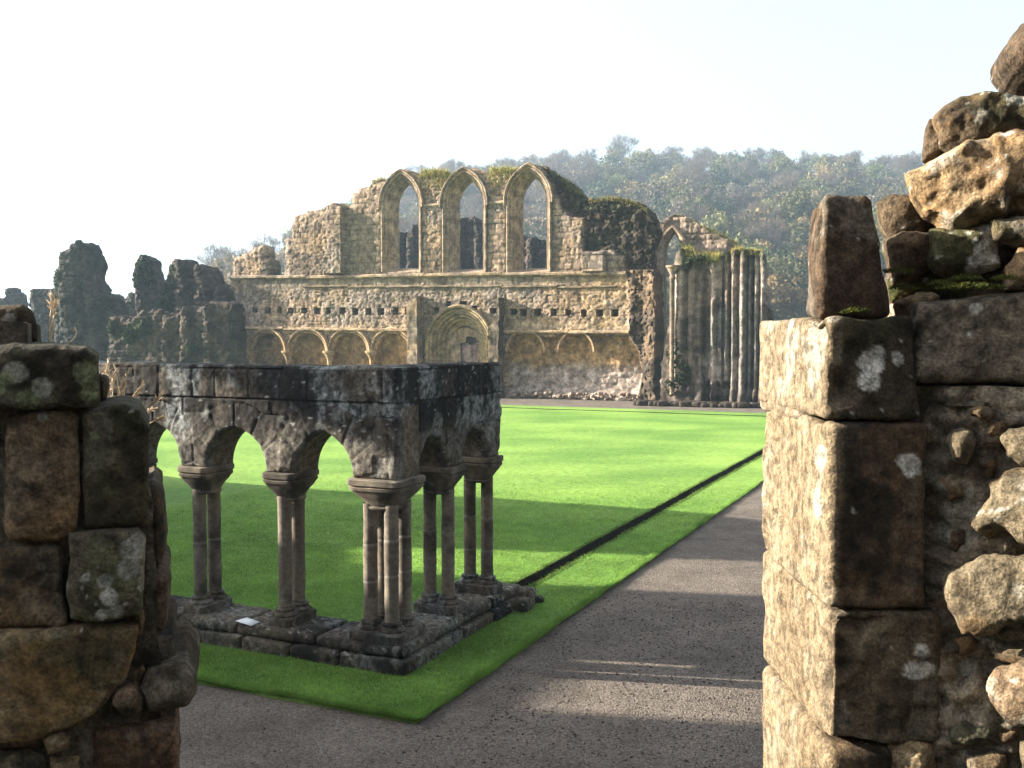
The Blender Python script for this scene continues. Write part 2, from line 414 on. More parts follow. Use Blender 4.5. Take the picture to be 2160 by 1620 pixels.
m, nt, b = base_mat('meadow', .95, .1); MATS['meadow'] = m; L = nt.links
tc = node(nt, 'ShaderNodeTexCoord'); nA = node(nt, 'ShaderNodeTexNoise'); nA.inputs['Scale'].default_value = .05; nA.inputs['Detail'].default_value = 8; L.new(tc.outputs['Object'], nA.inputs['Vector'])
rp = node(nt, 'ShaderNodeValToRGB'); rp.color_ramp.elements[0].position = .35; rp.color_ramp.elements[0].color = (.06, .06, .025, 1); rp.color_ramp.elements[1].position = .65; rp.color_ramp.elements[1].color = (.09, .11, .035, 1)
L.new(nA.outputs[0], rp.inputs[0]); L.new(rp.outputs[0], b.inputs['Base Color'])
m, nt, b = base_mat('white_card', .5, .4); MATS['white_card'] = m; L = nt.links
nA = node(nt, 'ShaderNodeTexNoise'); nA.inputs['Scale'].default_value = 12
rp = node(nt, 'ShaderNodeValToRGB'); rp.color_ramp.elements[0].color = (.62, .66, .72, 1); rp.color_ramp.elements[1].color = (.8, .82, .85, 1); L.new(nA.outputs[0], rp.inputs[0]); L.new(rp.outputs[0], b.inputs['Base Color'])

# ------------------------------------------------------------------ the cloister frame of reference
C0 = at_Z(843, 1414, 0)
AX = np.array([.418, .908, 0]); AX /= np.linalg.norm(AX)      # recedes to the right
BX = np.array([-AX[1], AX[0], 0])                             # recedes to the left
def AB(a, b, z=0.0):
    a = np.asarray(a, float)[..., None]; b = np.asarray(b, float)[..., None]
    P = np.array([C0[0], C0[1], 0]) + a * AX + b * BX
    P = P + np.zeros(np.broadcast(a, b).shape[:-1] + (3,)); P[..., 2] = P[..., 2] + z; return P

# ------------------------------------------------------------------ ground
def sheet(name, a, b, zf, mat, skirt=0.0, skip=None, kind='structure'):
    A, B = np.meshgrid(a, b, indexing='ij'); Z = zf(A, B); P = AB(A, B); P[..., 2] = Z
    if name == 'lawn':
        j1 = (fbm(p3(b, b * 0), 2.5, 4, 5) - .5) * .07; j0 = (fbm(p3(a, a * 0), 2.5, 4, 6) - .5) * .07
        P[0] += j1[:, None] * AX; P[:, 0] += j0[:, None] * BX
    V = P.reshape(-1, 3); I = np.arange(A.size).reshape(A.shape)
    q = np.stack([I[:-1, :-1], I[1:, :-1], I[1:, 1:], I[:-1, 1:]], -1)
    if skip is not None:
        ca = (A[:-1, :-1] + A[1:, 1:]) / 2; cb = (B[:-1, :-1] + B[1:, 1:]) / 2; q = q[~skip(ca, cb)]
    F = q.reshape(-1, 4)
    if skirt:
        ring = np.concatenate([I[:, 0], I[-1, 1:], I[::-1, -1][1:], I[0, ::-1][1:]]); W = V[ring].copy(); W[:, 2] -= skirt
        n = len(V); k = np.arange(len(ring) - 1); F = np.concatenate([F, np.stack([ring[k], n + k, n + k + 1, ring[k + 1]], 1)]); V = np.concatenate([V, W])
    return mk(name, V, F, mat, smooth=50, kind=kind)
def lin(x0, x1, st): return np.linspace(x0, x1, max(2, int(round((x1 - x0) / st)) + 1))
DB0, DB1, DA0 = .16, .42, 3.05        # the drain along the missing arcade
XA0, XA1 = 33.3, 33.6                 # the drain before the far range
def lawnz(A, B):
    z = .012 * (fbm(np.stack([A, B, A * 0], -1), .8, 3, 3) - .5) * 2 + .03 * (fbm(np.stack([A, B, A * 0], -1), .12, 2, 4) - .5)
    e = 0.004
    return z
aL = np.concatenate([lin(-1.05, DA0, .15), lin(DA0, 12, .2)[1:], lin(12, XA0, .5)[1:], [XA1], lin(XA1, 35.2, .4)[1:]])
bL = np.concatenate([lin(-.8, DB0, .2), [DB1], lin(DB1, 14, .2)[1:], lin(14, 60, 1.0)[1:]])
sheet('lawn', aL, bL, lawnz, 'lawn_turf', skirt=.35, skip=lambda a, b: ((b > DB0) & (b < DB1) & (a > DA0) & (a < XA0)) | ((a > XA0) & (a < XA1)))
def trench(name, a0, a1, b0, b1, along):
    n = int((a1 - a0 if along else b1 - b0) / .15); t = np.linspace(0, 1, n + 1)
    paths = []
    for k, (s, z) in enumerate([(0, .0), (.04, -.03), (.1, -.20), (.5, -.22), (.9, -.18), (.97, -.04), (1, .0)]):
        if along: a = a0 + (a1 - a0) * t; b = np.full(n + 1, b0 + (b1 - b0) * s)
        else: b = b0 + (b1 - b0) * t; a = np.full(n + 1, a0 + (a1 - a0) * s)
        P = AB(a, b, z); nz = fbm(P, 3, 3, k) - .5
        if s in (0, 1): P[:, 2] = lawnz(a, b) + .004; P += (BX if along else AX) * ((.05 if s else -.05) * (.3 + fbm(P, 4, 3, 40 + k)))[:, None]
        else: P[:, 2] += nz * .04; P += (BX if along else AX) * (nz * .06)[:, None]
        paths.append(P)
    V, F = loft(paths); return mk(name, V, F, 'shaded_soil', smooth=60, kind='structure')
trench('drain_channel', DA0, XA0, DB0, DB1, True)
trench('far_drain_channel', XA0, XA1, -.8, 60, False)
pz = lambda A, B: -.035 + .012 * (fbm(np.stack([A, B, A * 0], -1), .9, 3, 8) - .5)
sheet('gravel_path', lin(-9, 44, .4), lin(-4.2, -.79, .3), pz, 'path_gravel', skirt=.35)
sheet('near_gravel_path', lin(-9, -1.04, .4), lin(-.79, 30, .4), pz, 'path_gravel', skirt=.35)
sheet('far_gravel_path', lin(35.18, 44, .5), lin(-.79, 60, .6), lambda A, B: pz(A, B) + .003, 'path_gravel', skirt=.35)
G = 2500.0
def gz(X, Y): return np.full(X.shape, -.09)
mk('ground', np.array([[-G, -200, -.34], [G, -200, -.34], [G, G, -.34], [-G, G, -.34]]), np.array([[0, 1, 2, 3]]), 'meadow', smooth=0, kind='structure')

# ------------------------------------------------------------------ cloister arcade
def dark_stone(P, rnd=None, jd=None, jw=.012, lich=.5, blue=.85, s=0, warm=0.0):
    """weathered sandstone: black crust, blue-grey runs, pale lichen spots"""
    st = P * [1, 1, .35]
    n1 = fbm(st, 2.2, 5, s + 1); n2 = fbm(st, 7, 4, s + 2); n3 = fbm(P, 14, 4, s + 3)
    c = mix((.10, .085, .068), (.17, .15, .125), sstep(.4, .62, n2))
    if warm: c = mix(c, (.27, .17, .10), warm * sstep(.45, .6, n1))
    bl = blue * sstep(.45, .55, n1 + .12 * ((rnd if rnd is not None else .5) - .5) * 2)
    c = mix(c, mix((.16, .18, .185), (.34, .36, .36), n3), bl)
    cr = sstep(.44, .54, n2 * .4 + fbm(st, 1.3, 4, s + 6) * .6 - (0 if rnd is None else .10 * (rnd - .5)))
    c = mix(c, (.016, .0145, .014), .93 * cr)
    if rnd is not None: c = c * (0.75 + .5 * rnd)[:, None]
    if jd is not None: c = mix(c, (.018, .016, .014), .7 * (1 - sstep(jw * .4, jw, jd)))
    f1, _, r = worley(P[:, 0] * .8 + P[:, 1] * .6, P[:, 2], .055, .055, s + 4)
    clump = sstep(.5, .66, fbm(P, 1.7, 3, s + 8))
    m = (f1 < .18 + .28 * r) & (r < .35 * lich + .5 * clump * lich) & (n3 > .4)
    c = mix(c, (.42, .43, .41), .85 * m.astype(float) * sstep(.36, .5, n3))
    big = sstep(.60, .65, fbm(P, 5, 3, s + 12)) * sstep(.52, .6, fbm(P, 1.3, 2, s + 13)) * lich
    c = mix(c, (.40, .42, .40), .8 * big)
    return mix(c, (.015, .014, .013), .7 * sstep(.54, .62, fbm(P, 22, 3, s + 21)))
arc = thing('cloister_arcade', 'dark weathered corner of a cloister arcade with paired shafts standing on the lawn', 'arcade', AB(.27, .27, 0))
PB = [.30, 1.50, 2.66, 3.80, 4.93]       # shaft groups along the left wing
ARK = dict(top=3.0, spring=1.87, apex=2.33)
FA, TH = .06, .44
VOUS = {11: [(PB[k] + PB[k + 1]) / 2 - FA for k in range(4)], 23: []}
def blocks(u, v, seed):
    jd, rnd = courses(u + .13, v, (.36, .37), .52, seed, .012, vlo=2.64 - .37 * 8)
    jd2, rnd2 = courses(u, v, (.30, .42), .62, seed + 5, .05, vlo=.2)
    for c in VOUS[seed]:
        dx = u - c; dz = v - 1.80; rad = np.hypot(dx, dz * .92); x = np.arctan2(dz, dx) / math.pi * 7 + .5; fr = x - np.floor(x); d = np.minimum(fr, 1 - fr) * rad * math.pi / 7
        m = (rad < .74) & (dz > .03) & (np.abs(dx) < .57); rn = _h(np.floor(x), np.zeros_like(x) + round(c * 10), np.zeros_like(x), seed)
        jd2 = np.where(m, np.minimum(d, np.abs(rad - .74)), jd2); rnd2 = np.where(m, rn, rnd2)
    top = v > 2.635
    return np.minimum(np.where(top, jd, jd2), np.abs(v - 2.635)), np.where(top, rnd, rnd2)
def arcade_cf(org, seed):
    def cf(P, u, v):
        j, r = blocks(u, v, seed)
        c = dark_stone(P, r, j, s=seed)
        n = fbm(P, 5, 4, 19); wc = mix((.13, .11, .09), (.26, .23, .19), sstep(.35, .62, n))
        c = mix(c, wc, .62 * sstep(2.5, 2.1, v + .25 * (fbm(P, 3, 3, 18) - .5)))
        dep = (P - AB(FA, FA)) @ (AX if seed == 11 else BX)
        return mix(c, mix((.16, .125, .085), (.27, .215, .145), n), .7 * sstep(.06, .16, dep) * (v < 2.6))
    return cf
def arcade_front(seed, spring=1.87):
    def fr(u, v, s):
        j, r = blocks(u, v, seed)
        P = p3(u, v)
        w = .011 * (1 - sstep(.0, .015, j)) + .020 * (r - .5) + .05 * (fbm(P, 3.5, 4, seed + 1) - .5) + .022 * (fbm(P, 16, 3, seed + 2) - .5)
        # worn roll along the arch edge and the rounded rim
        e = np.clip(-s / .045, 0, 1); w = w + .03 * (1 - np.sqrt(np.clip(1 - (1 - e) ** 2, 0, 1)))
        # coping stands slightly proud
        return w - .015 * (v > 2.64)
    return fr
plL = Plane(AB(FA, FA), BX, AX)
u0 = FA
holes = []
for k in range(4):
    c = (PB[k] + PB[k + 1]) / 2 - u0; h = (PB[k + 1] - PB[k]) / 2 - .185
    if k == 0: c += .05; h -= .05
    A = archpts(c, 1.2, 1.87, h, .46, 14); holes.append(A)
top = []
rg = np.random.default_rng(3)
for x in np.arange(0, 4.75, .25): top.append((x, 3.0 + rg.uniform(-.012, .012)))
poly = [(0, 1.87)] + [(0, 2.99)] + top[1:] + [(4.72, 2.6), (4.76, 2.2), (4.7, 1.87)]
P, F, c = slab(poly, holes, .016, TH, arcade_front(11), arcade_cf(0, 11), plL, nd=14, backn=.01, rs=4, sidenoise=.012)
mk('arcade_wall', P, F, 'arcade_stone', arc, c, smooth=60)
# right wing
PA = [.27, 1.3, 2.28]
plR = Plane(AB(FA + TH + .004, FA), AX, BX)
o = FA + TH + .004
holes = []
for k in range(2):
    a0 = PA[k] + (.24 if k == 0 else .17); a1 = PA[k + 1] - .17
    holes.append(archpts((a0 + a1) / 2 - o, 1.2, 1.87, (a1 - a0) / 2, .40, 14))
E = 2.50 - o
poly = [(0, 1.87), (0, 2.995), (.4, 3.0), (.9, 3.005), (1.4, 2.99), (E - .12, 3.0), (E - .02, 2.97), (E - .05, 2.8), (E + .02, 2.72), (E + .04, 2.6), (E - .03, 2.52), (E + .06, 2.42), (E + .02, 2.3), (E - .03, 2.1), (E - .05, 1.87)]
P, F, c = slab(poly, holes, .016, TH, arcade_front(23), arcade_cf(0, 23), plR, nd=14, backn=.01, rs=9, sidenoise=.025)
mk('arcade_wall', P, F, 'arcade_stone', arc, c, smooth=60)
# plinth: lower course, upper course of each wing
def plinthcol(P, u, v):
    c = dark_stone(P, None, None, s=31, lich=.55, blue=.45)
    up = sstep(.02, .1, fbm(P, 2.5, 3, 60) - .42)
    return mix(c, (.18, .15, .11), .5 * up)
def plinth_stone(a0, a1, b0, b1, z0, z1, s, cf=plinthcol, r=.035):
    c8 = [AB(a0, b0, z0), AB(a1, b0, z0), AB(a1, b1, z0), AB(a0, b1, z0), AB(a0, b0, z1), AB(a1, b0, z1), AB(a1, b1, z1), AB(a0, b1, z1)]
    return hexblock(c8, .022, r, .016, s, cf, 5, .012)
q = MB(); rg = np.random.default_rng(5)
pos = -.13
while pos < 5.0:
    w = rg.uniform(.5, .85); q.add(*plinth_stone(-.13 + rg.uniform(-.01, .01), .55, pos, pos + w - .012, -.08, .13 + rg.uniform(-.006, .006), int(pos * 100))); pos += w
pos = .55
while pos < 2.6:
    w = rg.uniform(.45, .75); q.add(*plinth_stone(pos, pos + w - .012, -.12 + rg.uniform(-.015, .015), .62, -.08, .12 + rg.uniform(-.01, .01), int(pos * 77))); pos += w
pos = -.08
while pos < 5.0:
    w = rg.uniform(.7, 1.15); q.add(*plinth_stone(-.07 + rg.uniform(-.012, .012), .6, pos, pos + w - .01, .125, .245 + rg.uniform(-.004, .004), int(pos * 90) + 5, r=.05)); pos += w
pos = .6
while pos < 2.35:
    w = rg.uniform(.6, .9); q.add(*plinth_stone(pos, pos + w - .01, -.06 + rg.uniform(-.012, .012), .58, .12, .24 + rg.uniform(-.006, .006), int(pos * 66) + 5, r=.04)); pos += w
q.build('plinth', 'arcade_stone', arc, smooth=60)
# loose footing stones where the right wing breaks off
q = MB()
for (a, b, sa, sb, h, s) in [(2.75, -.1, .2, .3, .2, 1), (3.0, .12, .3, .32, .12, 2), (2.95, -.2, .16, .2, .08, 3), (2.55, -.2, .3, .2, .14, 4), (3.25, .3, .3, .24, .07, 6)]:
    q.add(*plinth_stone(a - sa / 2, a + sa / 2, b - sb / 2, b + sb / 2, -.08, h, 300 + s, r=.07))
q.build('footing', 'arcade_stone', arc, smooth=60)
def superell(cx, cy, hx, hy, z, d1, d2, p=4.0, n=36):
    t = np.arange(n) * 2 * math.pi / n; ct, sn = np.cos(t), np.sin(t)
    x = hx * np.sign(ct) * np.abs(ct) ** (2 / p); y = hy * np.sign(sn) * np.abs(sn) ** (2 / p)
    P = np.array([cx, cy, 0]) + x[:, None] * d1 + y[:, None] * d2; P[:, 2] = z; return P
def shaftcol(P, u, v):
    n = fbm(P * [1, 1, .3], 6, 4, 70); c = mix((.19, .16, .13), (.29, .25, .20), sstep(.35, .6, n))
    c = mix(c, (.30, .24, .165), .6 * sstep(.5, .62, fbm(P * [1, 1, .4], 2.2, 3, 71)))
    c = mix(c, (.05, .045, .04), .6 * sstep(.52, .65, fbm(P, 4, 4, 72)))
    return c
def capcol(P, u, v): return mix(shaftcol(P, u, v), dark_stone(P, None, None, s=41, lich=.2, blue=.3), .75 * sstep(.47, .58, fbm(P, 4, 4, 43)))
def shaft(P0, s, joints=(.55, .95)):
    zs = np.arange(.40, 1.62, .02); r = .073 + .0015 * np.sin(zs * 9 + s)
    for j in joints: r = r - .005 * np.exp(-((zs - .40 - j) / .008) ** 2) + .0025 * np.exp(-((zs - .40 - j) / .05) ** 2)
    V, F = lathe(list(zip(r, zs)), 20, (P0[0], P0[1], 0)); V[:, :2] += ((fbm(V, 8, 3, s) - .5) * .008)[:, None]
    c = shaftcol(V, 0, 0)
    for j in joints: c = mix(c, (.36, .34, .31), .7 * np.exp(-((V[:, 2] - .40 - j) / .007) ** 2))
    o = mk('shaft', V, F, 'shaft_stone', arc, c, smooth=60)
def cap(P0, hx, hy, d1, d2, s, n=44):
    pr = [(1.56, .60, .60, 2.3), (1.565, .66, .66, 2.3), (1.585, .68, .68, 2.3), (1.595, .62, .62, 2.4), (1.63, .67, .65, 2.8), (1.68, .78, .76, 3.5), (1.72, .87, .86, 5), (1.755, .92, .92, 6), (1.76, .95, .95, 7), (1.79, .98, .98, 7), (1.80, .93, .93, 7), (1.815, 1.0, 1.0, 8), (1.865, 1.0, 1.0, 8), (1.875, .96, .96, 8)]
    S = [superell(P0[0], P0[1], hx * a, hy * b, z, d1, d2, p, n) for z, a, b, p in pr]
    V, F = loft(S, True); c0 = np.array([list(range(n))[::-1]]); c1 = np.array([list(range((len(S) - 1) * n, len(S) * n))])
    V = V + .014 * (np.stack([fbm(V, 9, 3, s + k) for k in range(3)], 1) - .5)
    mk('capital', V, [F, c0, c1], 'shaft_stone', arc, capcol(V, 0, 0), smooth=38)
def base(P0, hx, hy, d1, d2, s, spots, n=44, zb=.245):
    m = MB(); pr = [(zb - .02, 1, 1, 7), (zb + .08, 1.0, 1.0, 7), (zb + .095, .96, .96, 6), (zb + .1, .5, .5, 3)]
    S = [superell(P0[0], P0[1], hx * a, hy * b, z, d1, d2, p, n) for z, a, b, p in pr]
    V, F = loft(S, True); V = V + .02 * (np.stack([fbm(V, 7, 3, s + k) for k in range(3)], 1) - .5); m.add(V, F, plinthcol(V, 0, 0))
    for Q in spots:
        V, F = lathe([(.03, zb + .09), (.128, zb + .09), (.134, zb + .11), (.122, zb + .132), (.104, zb + .138), (.098, zb + .15), (.106, zb + .165), (.1, zb + .18), (.075, zb + .186), (.066, zb + .22)], 24, (Q[0], Q[1], 0))
        V = V + .01 * (np.stack([fbm(V, 9, 3, s + k) for k in range(3)], 1) - .5); m.add(V, F, plinthcol(V, 0, 0))
    m.build('shaft_base', 'arcade_stone', arc, smooth=45)
sp = .115
for i, b in enumerate(PB[1:4]):
    Q = [AB(.27 - sp, b), AB(.27 + sp, b)]
    for k, q_ in enumerate(Q): shaft(q_, i * 7 + k, (.62,) if i else (.75,))
    cap(AB(.27, b), .27, .205, AX, BX, 50 + i * 3); base(AB(.27, b), .25, .165, AX, BX, 80 + i * 3, Q)
for i, a in enumerate(PA[1:]):
    Q = [AB(a, .27 - sp), AB(a, .27 + sp)]
    for k, q_ in enumerate(Q): shaft(q_, 30 + i * 7 + k, (.34, .74))
    cap(AB(a, .27), .265, .19, BX, AX, 60 + i * 3); base(AB(a, .27), .27, .165, BX, AX, 90 + i * 3, Q)
Q = [AB(.27 + i * .125, .30 + j * .125) for i in (-1, 1) for j in (-1, 1)]
for k, q_ in enumerate(Q): shaft(q_, 60 + k, (.42, .8) if k % 2 else (.5, .86))
cap(AB(.275, .305), .315, .315, AX, BX, 71); base(AB(.27, .30), .31, .31, AX, BX, 99, Q)
# sheet of card lying on the plinth
s0 = at_Z(497, 1309, .262); s1 = at_Z(520, 1302, .262); s2 = at_Z(549, 1311, .262); s3 = at_Z(530, 1319, .262)
V = np.array([s0, s1, s2, s3, s0 + [0, 0, .006], s1 + [0, 0, .006], s2 + [0, 0, .006], s3 + [0, 0, .006]])
V[:, 2] -= .008
o = mk('information_card', V, np.array([[0, 3, 2, 1], [4, 5, 6, 7], [0, 1, 5, 4], [1, 2, 6, 5], [2, 3, 7, 6], [3, 0, 4, 7]]), 'white_card', smooth=0)
tag(o, 'small pale card lying flat on the plinth beside the left paired shafts', 'card')
# ------------------------------------------------------------------ foreground walls
def near_col(b1, b2, crust=.5, lich=.3, moss=.0, s=0, spots=(), ochre=.0, green=0.0, streak=False):
    def cf(P, u, v):
        Q = P * ([1, 1, .25] if streak else [1, 1, 1])
        n1 = fbm(Q, 3.0, 5, s + 1); n2 = fbm(Q, 9, 5, s + 2); n3 = fbm(P, 30, 4, s + 3)
        c = mix(b1, b2, sstep(.36, .62, n2 * .6 + n1 * .4))
        if ochre: c = mix(c, (.34, .19, .07), ochre * sstep(.5, .62, fbm(P, 5, 4, s + 4)))
        if crust: c = mix(c, (.020, .016, .012), .9 * sstep(.60 - crust * .22, .72 - crust * .2, n1 * .5 + n2 * .35 + n3 * .15))
        if green: c = mix(c, (.10, .13, .05), green * sstep(.5, .62, fbm(P, 7, 4, s + 11)))
        if moss: c = mix(c, (.045, .055, .012), moss * sstep(.48, .58, fbm(P, 6, 4, s + 5)))
        f1, _, r = worley(P[:, 0] + .4 * P[:, 1], P[:, 2] + .3 * P[:, 1], .035, .035, s + 6)
        sp = ((f1 < .12 + .25 * r) & (r < lich * .6)).astype(float)
        c = mix(c, (.5, .5, .46), .8 * sp * sstep(.38, .5, n3))
        pm = sstep(.60 - .08 * lich, .64 - .06 * lich, fbm(P, 8, 4, s + 7)) * lich * 1.2
        c = mix(c, (.55, .54, .48), np.clip(pm, 0, .9))
        for (Cx, rr, col) in spots:
            d = np.linalg.norm(P - Cx, axis=1) / rr
            c = mix(c, np.asarray(col) , .92 * sstep(.12, -.06, d - 1 + .75 * (fbm(P, 26, 4, s + 8) - .5) + .5 * (fbm(P, 9, 2, s + 9) - .5)))
        return c
    return cf
WHITE = (.62, .62, .60); PALE = (.36, .37, .33); LGREEN = (.2, .23, .13)
def spots(Y, L): return [(at_Y(x, y, Y), r / FPX * Y, c) for x, y, r, c in L]
def pstone(name, poly, Y, thick, cf, parent, deg=0.0, r=.05, rough=.012, res=.006, s=1, rag=.01, dome=0.0, rs2=10.0, nd=10, chip=.0):
    cx = sum(p[0] for p in poly) / len(poly); cy = sum(p[1] for p in poly) / len(poly)
    pl = plane_at(at_Y(cx, cy, Y), deg); pu = pl.uvs(poly)
    off = np.array([s * 3.7, s * 1.9, 0])
    rr = r
    def fr(u, v, sd):
        e = np.clip(-sd / rr, 0, 1); P = p3(u, v) + off
        w = rr * (1 - np.sqrt(np.clip(1 - (1 - e) ** 2, 0, 1)))
        w = w + rough * 2 * (fbm(P, rs2, 5, s, .55) - .5) * 1.6 + rough * 2.2 * (fbm(P, 2.5, 2, s + 2) - .5)
        if dome: w = w + dome * (1 - np.clip(-sd / (rr * 3), 0, 1)) ** 2
        if chip: w = w + chip * sstep(.55, .62, fbm(P, 4.5, 3, s + 9))
        return w
    if Y < 2.75:
        xr = (max(p[0] for p in poly) - 1080) / FPX; w_ = np.array([xr, 1.0, 0]); pl.Ws = w_ / np.linalg.norm(w_)
    V, F, c = slab(pu, [], res, thick, fr, cf, pl, nd=nd, ragged=rag, rs=s, sidenoise=rough * 1.5)
    return mk(name, V, F, 'near_stone', parent, c, smooth=60)
def px8(front, Y0, back, Y1):
    """corners from the front polygon (tl,tr,br,bl) at Y0 and the rear one at Y1"""
    f = [at_Y(x, y, Y0) for x, y in front]; b = [at_Y(x, y, Y1) for x, y in back]
    return [f[3], f[2], b[2], b[3], f[0], f[1], b[1], b[0]]

# ---- right wall
YR = 3.0
rw = thing('broken_stone_wall', 'tall broken wall end on the right with sunlit reveal, white lichen and rubble core', 'wall', (1.25, 3.4, 0))
dk = ((.085, .058, .036), (.15, .105, .065)); br = ((.10, .072, .045), (.19, .145, .095)); och = ((.20, .135, .075), (.34, .255, .155)); gr = ((.13, .105, .07), (.23, .195, .135))
XF = at_Y(1752, 900, YR)[0]; YB = YR + .82
def pier(name, yt, yb, xl, xr, cf, s, n=.009, xoff=0.0, r=.013, rough=.013, chips=.022, Yf=YR, xtr=None, yt2=None):
    """a dressed block: its lit reveal on plane x = xl, its front between xl and xr (pixels)"""
    zt = at_Y(xl, yt, Yf)[2]; zb = at_Y(xl, yb, Yf)[2]; x0 = at_Y(xl, yt, Yf)[0]; x1 = at_Y(xr, yt, Yf)[0]; x0 += xoff
    xt = at_Y(xtr, yt, Yf)[0] if xtr else x1
    yB = YB
    c8 = [(x0, Yf, zb), (x1, Yf, zb), (x1, yB, zb), (x0, yB, zb), (x0, Yf, zt), (xt, Yf, zt), (xt, yB, zt), (x0, yB, zt)]
    V, F, c = hexblock(c8, n, r, rough, s, cf, 8, chips)
    return mk(name, V, F, 'near_stone', rw, c, smooth=60)
def two_face(front, side, xs):
    """front darker, side paler: each face of a corner block has its own colours"""
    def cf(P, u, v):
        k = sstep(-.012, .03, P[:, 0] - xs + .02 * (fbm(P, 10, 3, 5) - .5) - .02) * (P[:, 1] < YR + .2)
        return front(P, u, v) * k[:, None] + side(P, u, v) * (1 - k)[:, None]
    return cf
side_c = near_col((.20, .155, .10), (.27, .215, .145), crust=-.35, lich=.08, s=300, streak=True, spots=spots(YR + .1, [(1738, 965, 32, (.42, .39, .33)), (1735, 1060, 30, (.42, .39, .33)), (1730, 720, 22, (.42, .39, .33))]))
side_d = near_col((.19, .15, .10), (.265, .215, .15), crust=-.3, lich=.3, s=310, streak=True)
f3 = near_col((.05, .042, .032), (.10, .08, .055), crust=.6, lich=.15, moss=.3, s=320, spots=spots(YR, [(1838, 765, 24, WHITE), (1853, 742, 14, WHITE), (1833, 803, 20, WHITE), (1893, 757, 14, WHITE), (1770, 740, 12, PALE), (1745, 790, 18, WHITE)]))
f2 = near_col((.095, .062, .038), (.165, .11, .07), crust=.36, lich=.04, s=330, spots=spots(YR, [(1922, 985, 24, WHITE), (1905, 975, 14, WHITE), (1800, 1078, 6, PALE)]))
f1 = near_col((.105, .084, .056), (.19, .15, .10), crust=.3, lich=.08, s=340, spots=spots(YR, [(1943, 1372, 17, WHITE), (1928, 1412, 20, WHITE), (1950, 1413, 20, WHITE)]))
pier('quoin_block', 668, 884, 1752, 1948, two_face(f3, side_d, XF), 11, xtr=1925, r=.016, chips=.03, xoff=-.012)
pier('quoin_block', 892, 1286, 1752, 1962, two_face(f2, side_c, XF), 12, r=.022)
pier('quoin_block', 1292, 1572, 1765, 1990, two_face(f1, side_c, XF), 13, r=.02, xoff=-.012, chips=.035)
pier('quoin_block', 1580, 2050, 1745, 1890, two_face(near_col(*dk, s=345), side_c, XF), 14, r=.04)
# the inner edge of the reveal: narrower stones standing a little proud, further back
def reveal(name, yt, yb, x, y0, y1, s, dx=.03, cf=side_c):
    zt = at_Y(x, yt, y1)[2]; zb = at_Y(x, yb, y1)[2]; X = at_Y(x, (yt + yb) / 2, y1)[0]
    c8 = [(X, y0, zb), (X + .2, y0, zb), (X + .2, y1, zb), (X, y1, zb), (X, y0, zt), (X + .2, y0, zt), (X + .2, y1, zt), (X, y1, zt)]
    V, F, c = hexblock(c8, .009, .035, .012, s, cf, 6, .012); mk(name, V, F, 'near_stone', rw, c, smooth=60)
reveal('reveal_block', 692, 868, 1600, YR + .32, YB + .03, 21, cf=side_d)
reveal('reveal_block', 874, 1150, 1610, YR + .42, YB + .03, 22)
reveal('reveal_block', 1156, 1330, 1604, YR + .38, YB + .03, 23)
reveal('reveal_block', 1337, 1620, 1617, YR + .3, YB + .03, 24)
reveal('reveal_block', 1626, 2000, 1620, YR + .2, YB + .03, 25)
# upright block
ub = near_col((.075, .05, .034), (.12, .085, .055), crust=.35, lich=.12, s=350, spots=spots(YR, [(1785, 428, 14, PALE), (1816, 452, 6, PALE), (1775, 470, 4, PALE), (1797, 505, 4, PALE), (1820, 600, 6, WHITE)]))
us = near_col((.15, .115, .07), (.25, .2, .13), crust=0, lich=.15, s=355)
V, F, c = hexblock(px8([(1738, 405), (1838, 412), (1888, 676), (1720, 674)], YR + .03, [(1708, 440), (1800, 440), (1838, 668), (1697, 668)], YR + .3), .007, .03, .012, 31, lambda P, u, v: ub(P, u, v), 9, .015)
up = mk('upright_stone', V, F, 'near_stone', None, c, smooth=60)
tag(up, 'dark brown upright stone block standing loose on the broken wall end', 'stone block')
# dressed block and rubble to the right
def st(name, poly, Y, cols, s, deg=-20, thick=.35, crust=.35, lich=.25, moss=0, ochre=.0, r=.032, rough=.02, sp=(), par=rw, res=.0065, dome=.02, rag=.012, chip=0.0, rs2=9.0, green=0):
    return pstone(name, poly, Y, thick, near_col(*cols, crust=crust, lich=lich, moss=moss, s=400 + s * 7, ochre=ochre, spots=spots(Y, sp), green=green), par, deg, r, rough, res, s, rag, dome, rs2, chip=chip)
st('face_block', [(1948, 640), (2040, 628), (2230, 610), (2230, 812), (2090, 812), (1925, 806), (1932, 745)], 2.98, ((.14, .115, .09), (.21, .18, .14)), 1, deg=-9, crust=.18, lich=.1, r=.03, rough=.008, dome=0, sp=[(2000, 705, 6, WHITE), (2047, 705, 7, WHITE), (2060, 650, 14, PALE)])
st('rubble_stone', [(1890, 640), (1940, 615), (1985, 622), (1975, 640), (1946, 668), (1935, 690), (1900, 668)], 3.1, och, 2, r=.03, crust=.05, thick=.3)
st('rubble_stone', [(1845, 425), (1880, 408), (1938, 412), (1955, 455), (1950, 500), (1880, 506), (1862, 480)], 3.3, br, 3, crust=.4, moss=.2, thick=.3)
st('rubble_stone', [(1866, 500), (1905, 480), (1965, 484), (1972, 545), (1930, 590), (1880, 600)], 3.22, dk, 4, moss=.6, thick=.3)
st('rubble_stone', [(1962, 476), (2010, 466), (2095, 462), (2112, 500), (2118, 560), (2060, 572), (1990, 566), (1966, 540)], 3.08, gr, 5, crust=.3, lich=.75, moss=.7, ochre=.4, r=.06, chip=.02)
st('rubble_stone', [(1870, 590), (1960, 555), (2060, 560), (2140, 575), (2140, 640), (2040, 640), (1940, 622), (1880, 640)], 3.24, dk, 6, moss=.95, thick=.3, rough=.02)
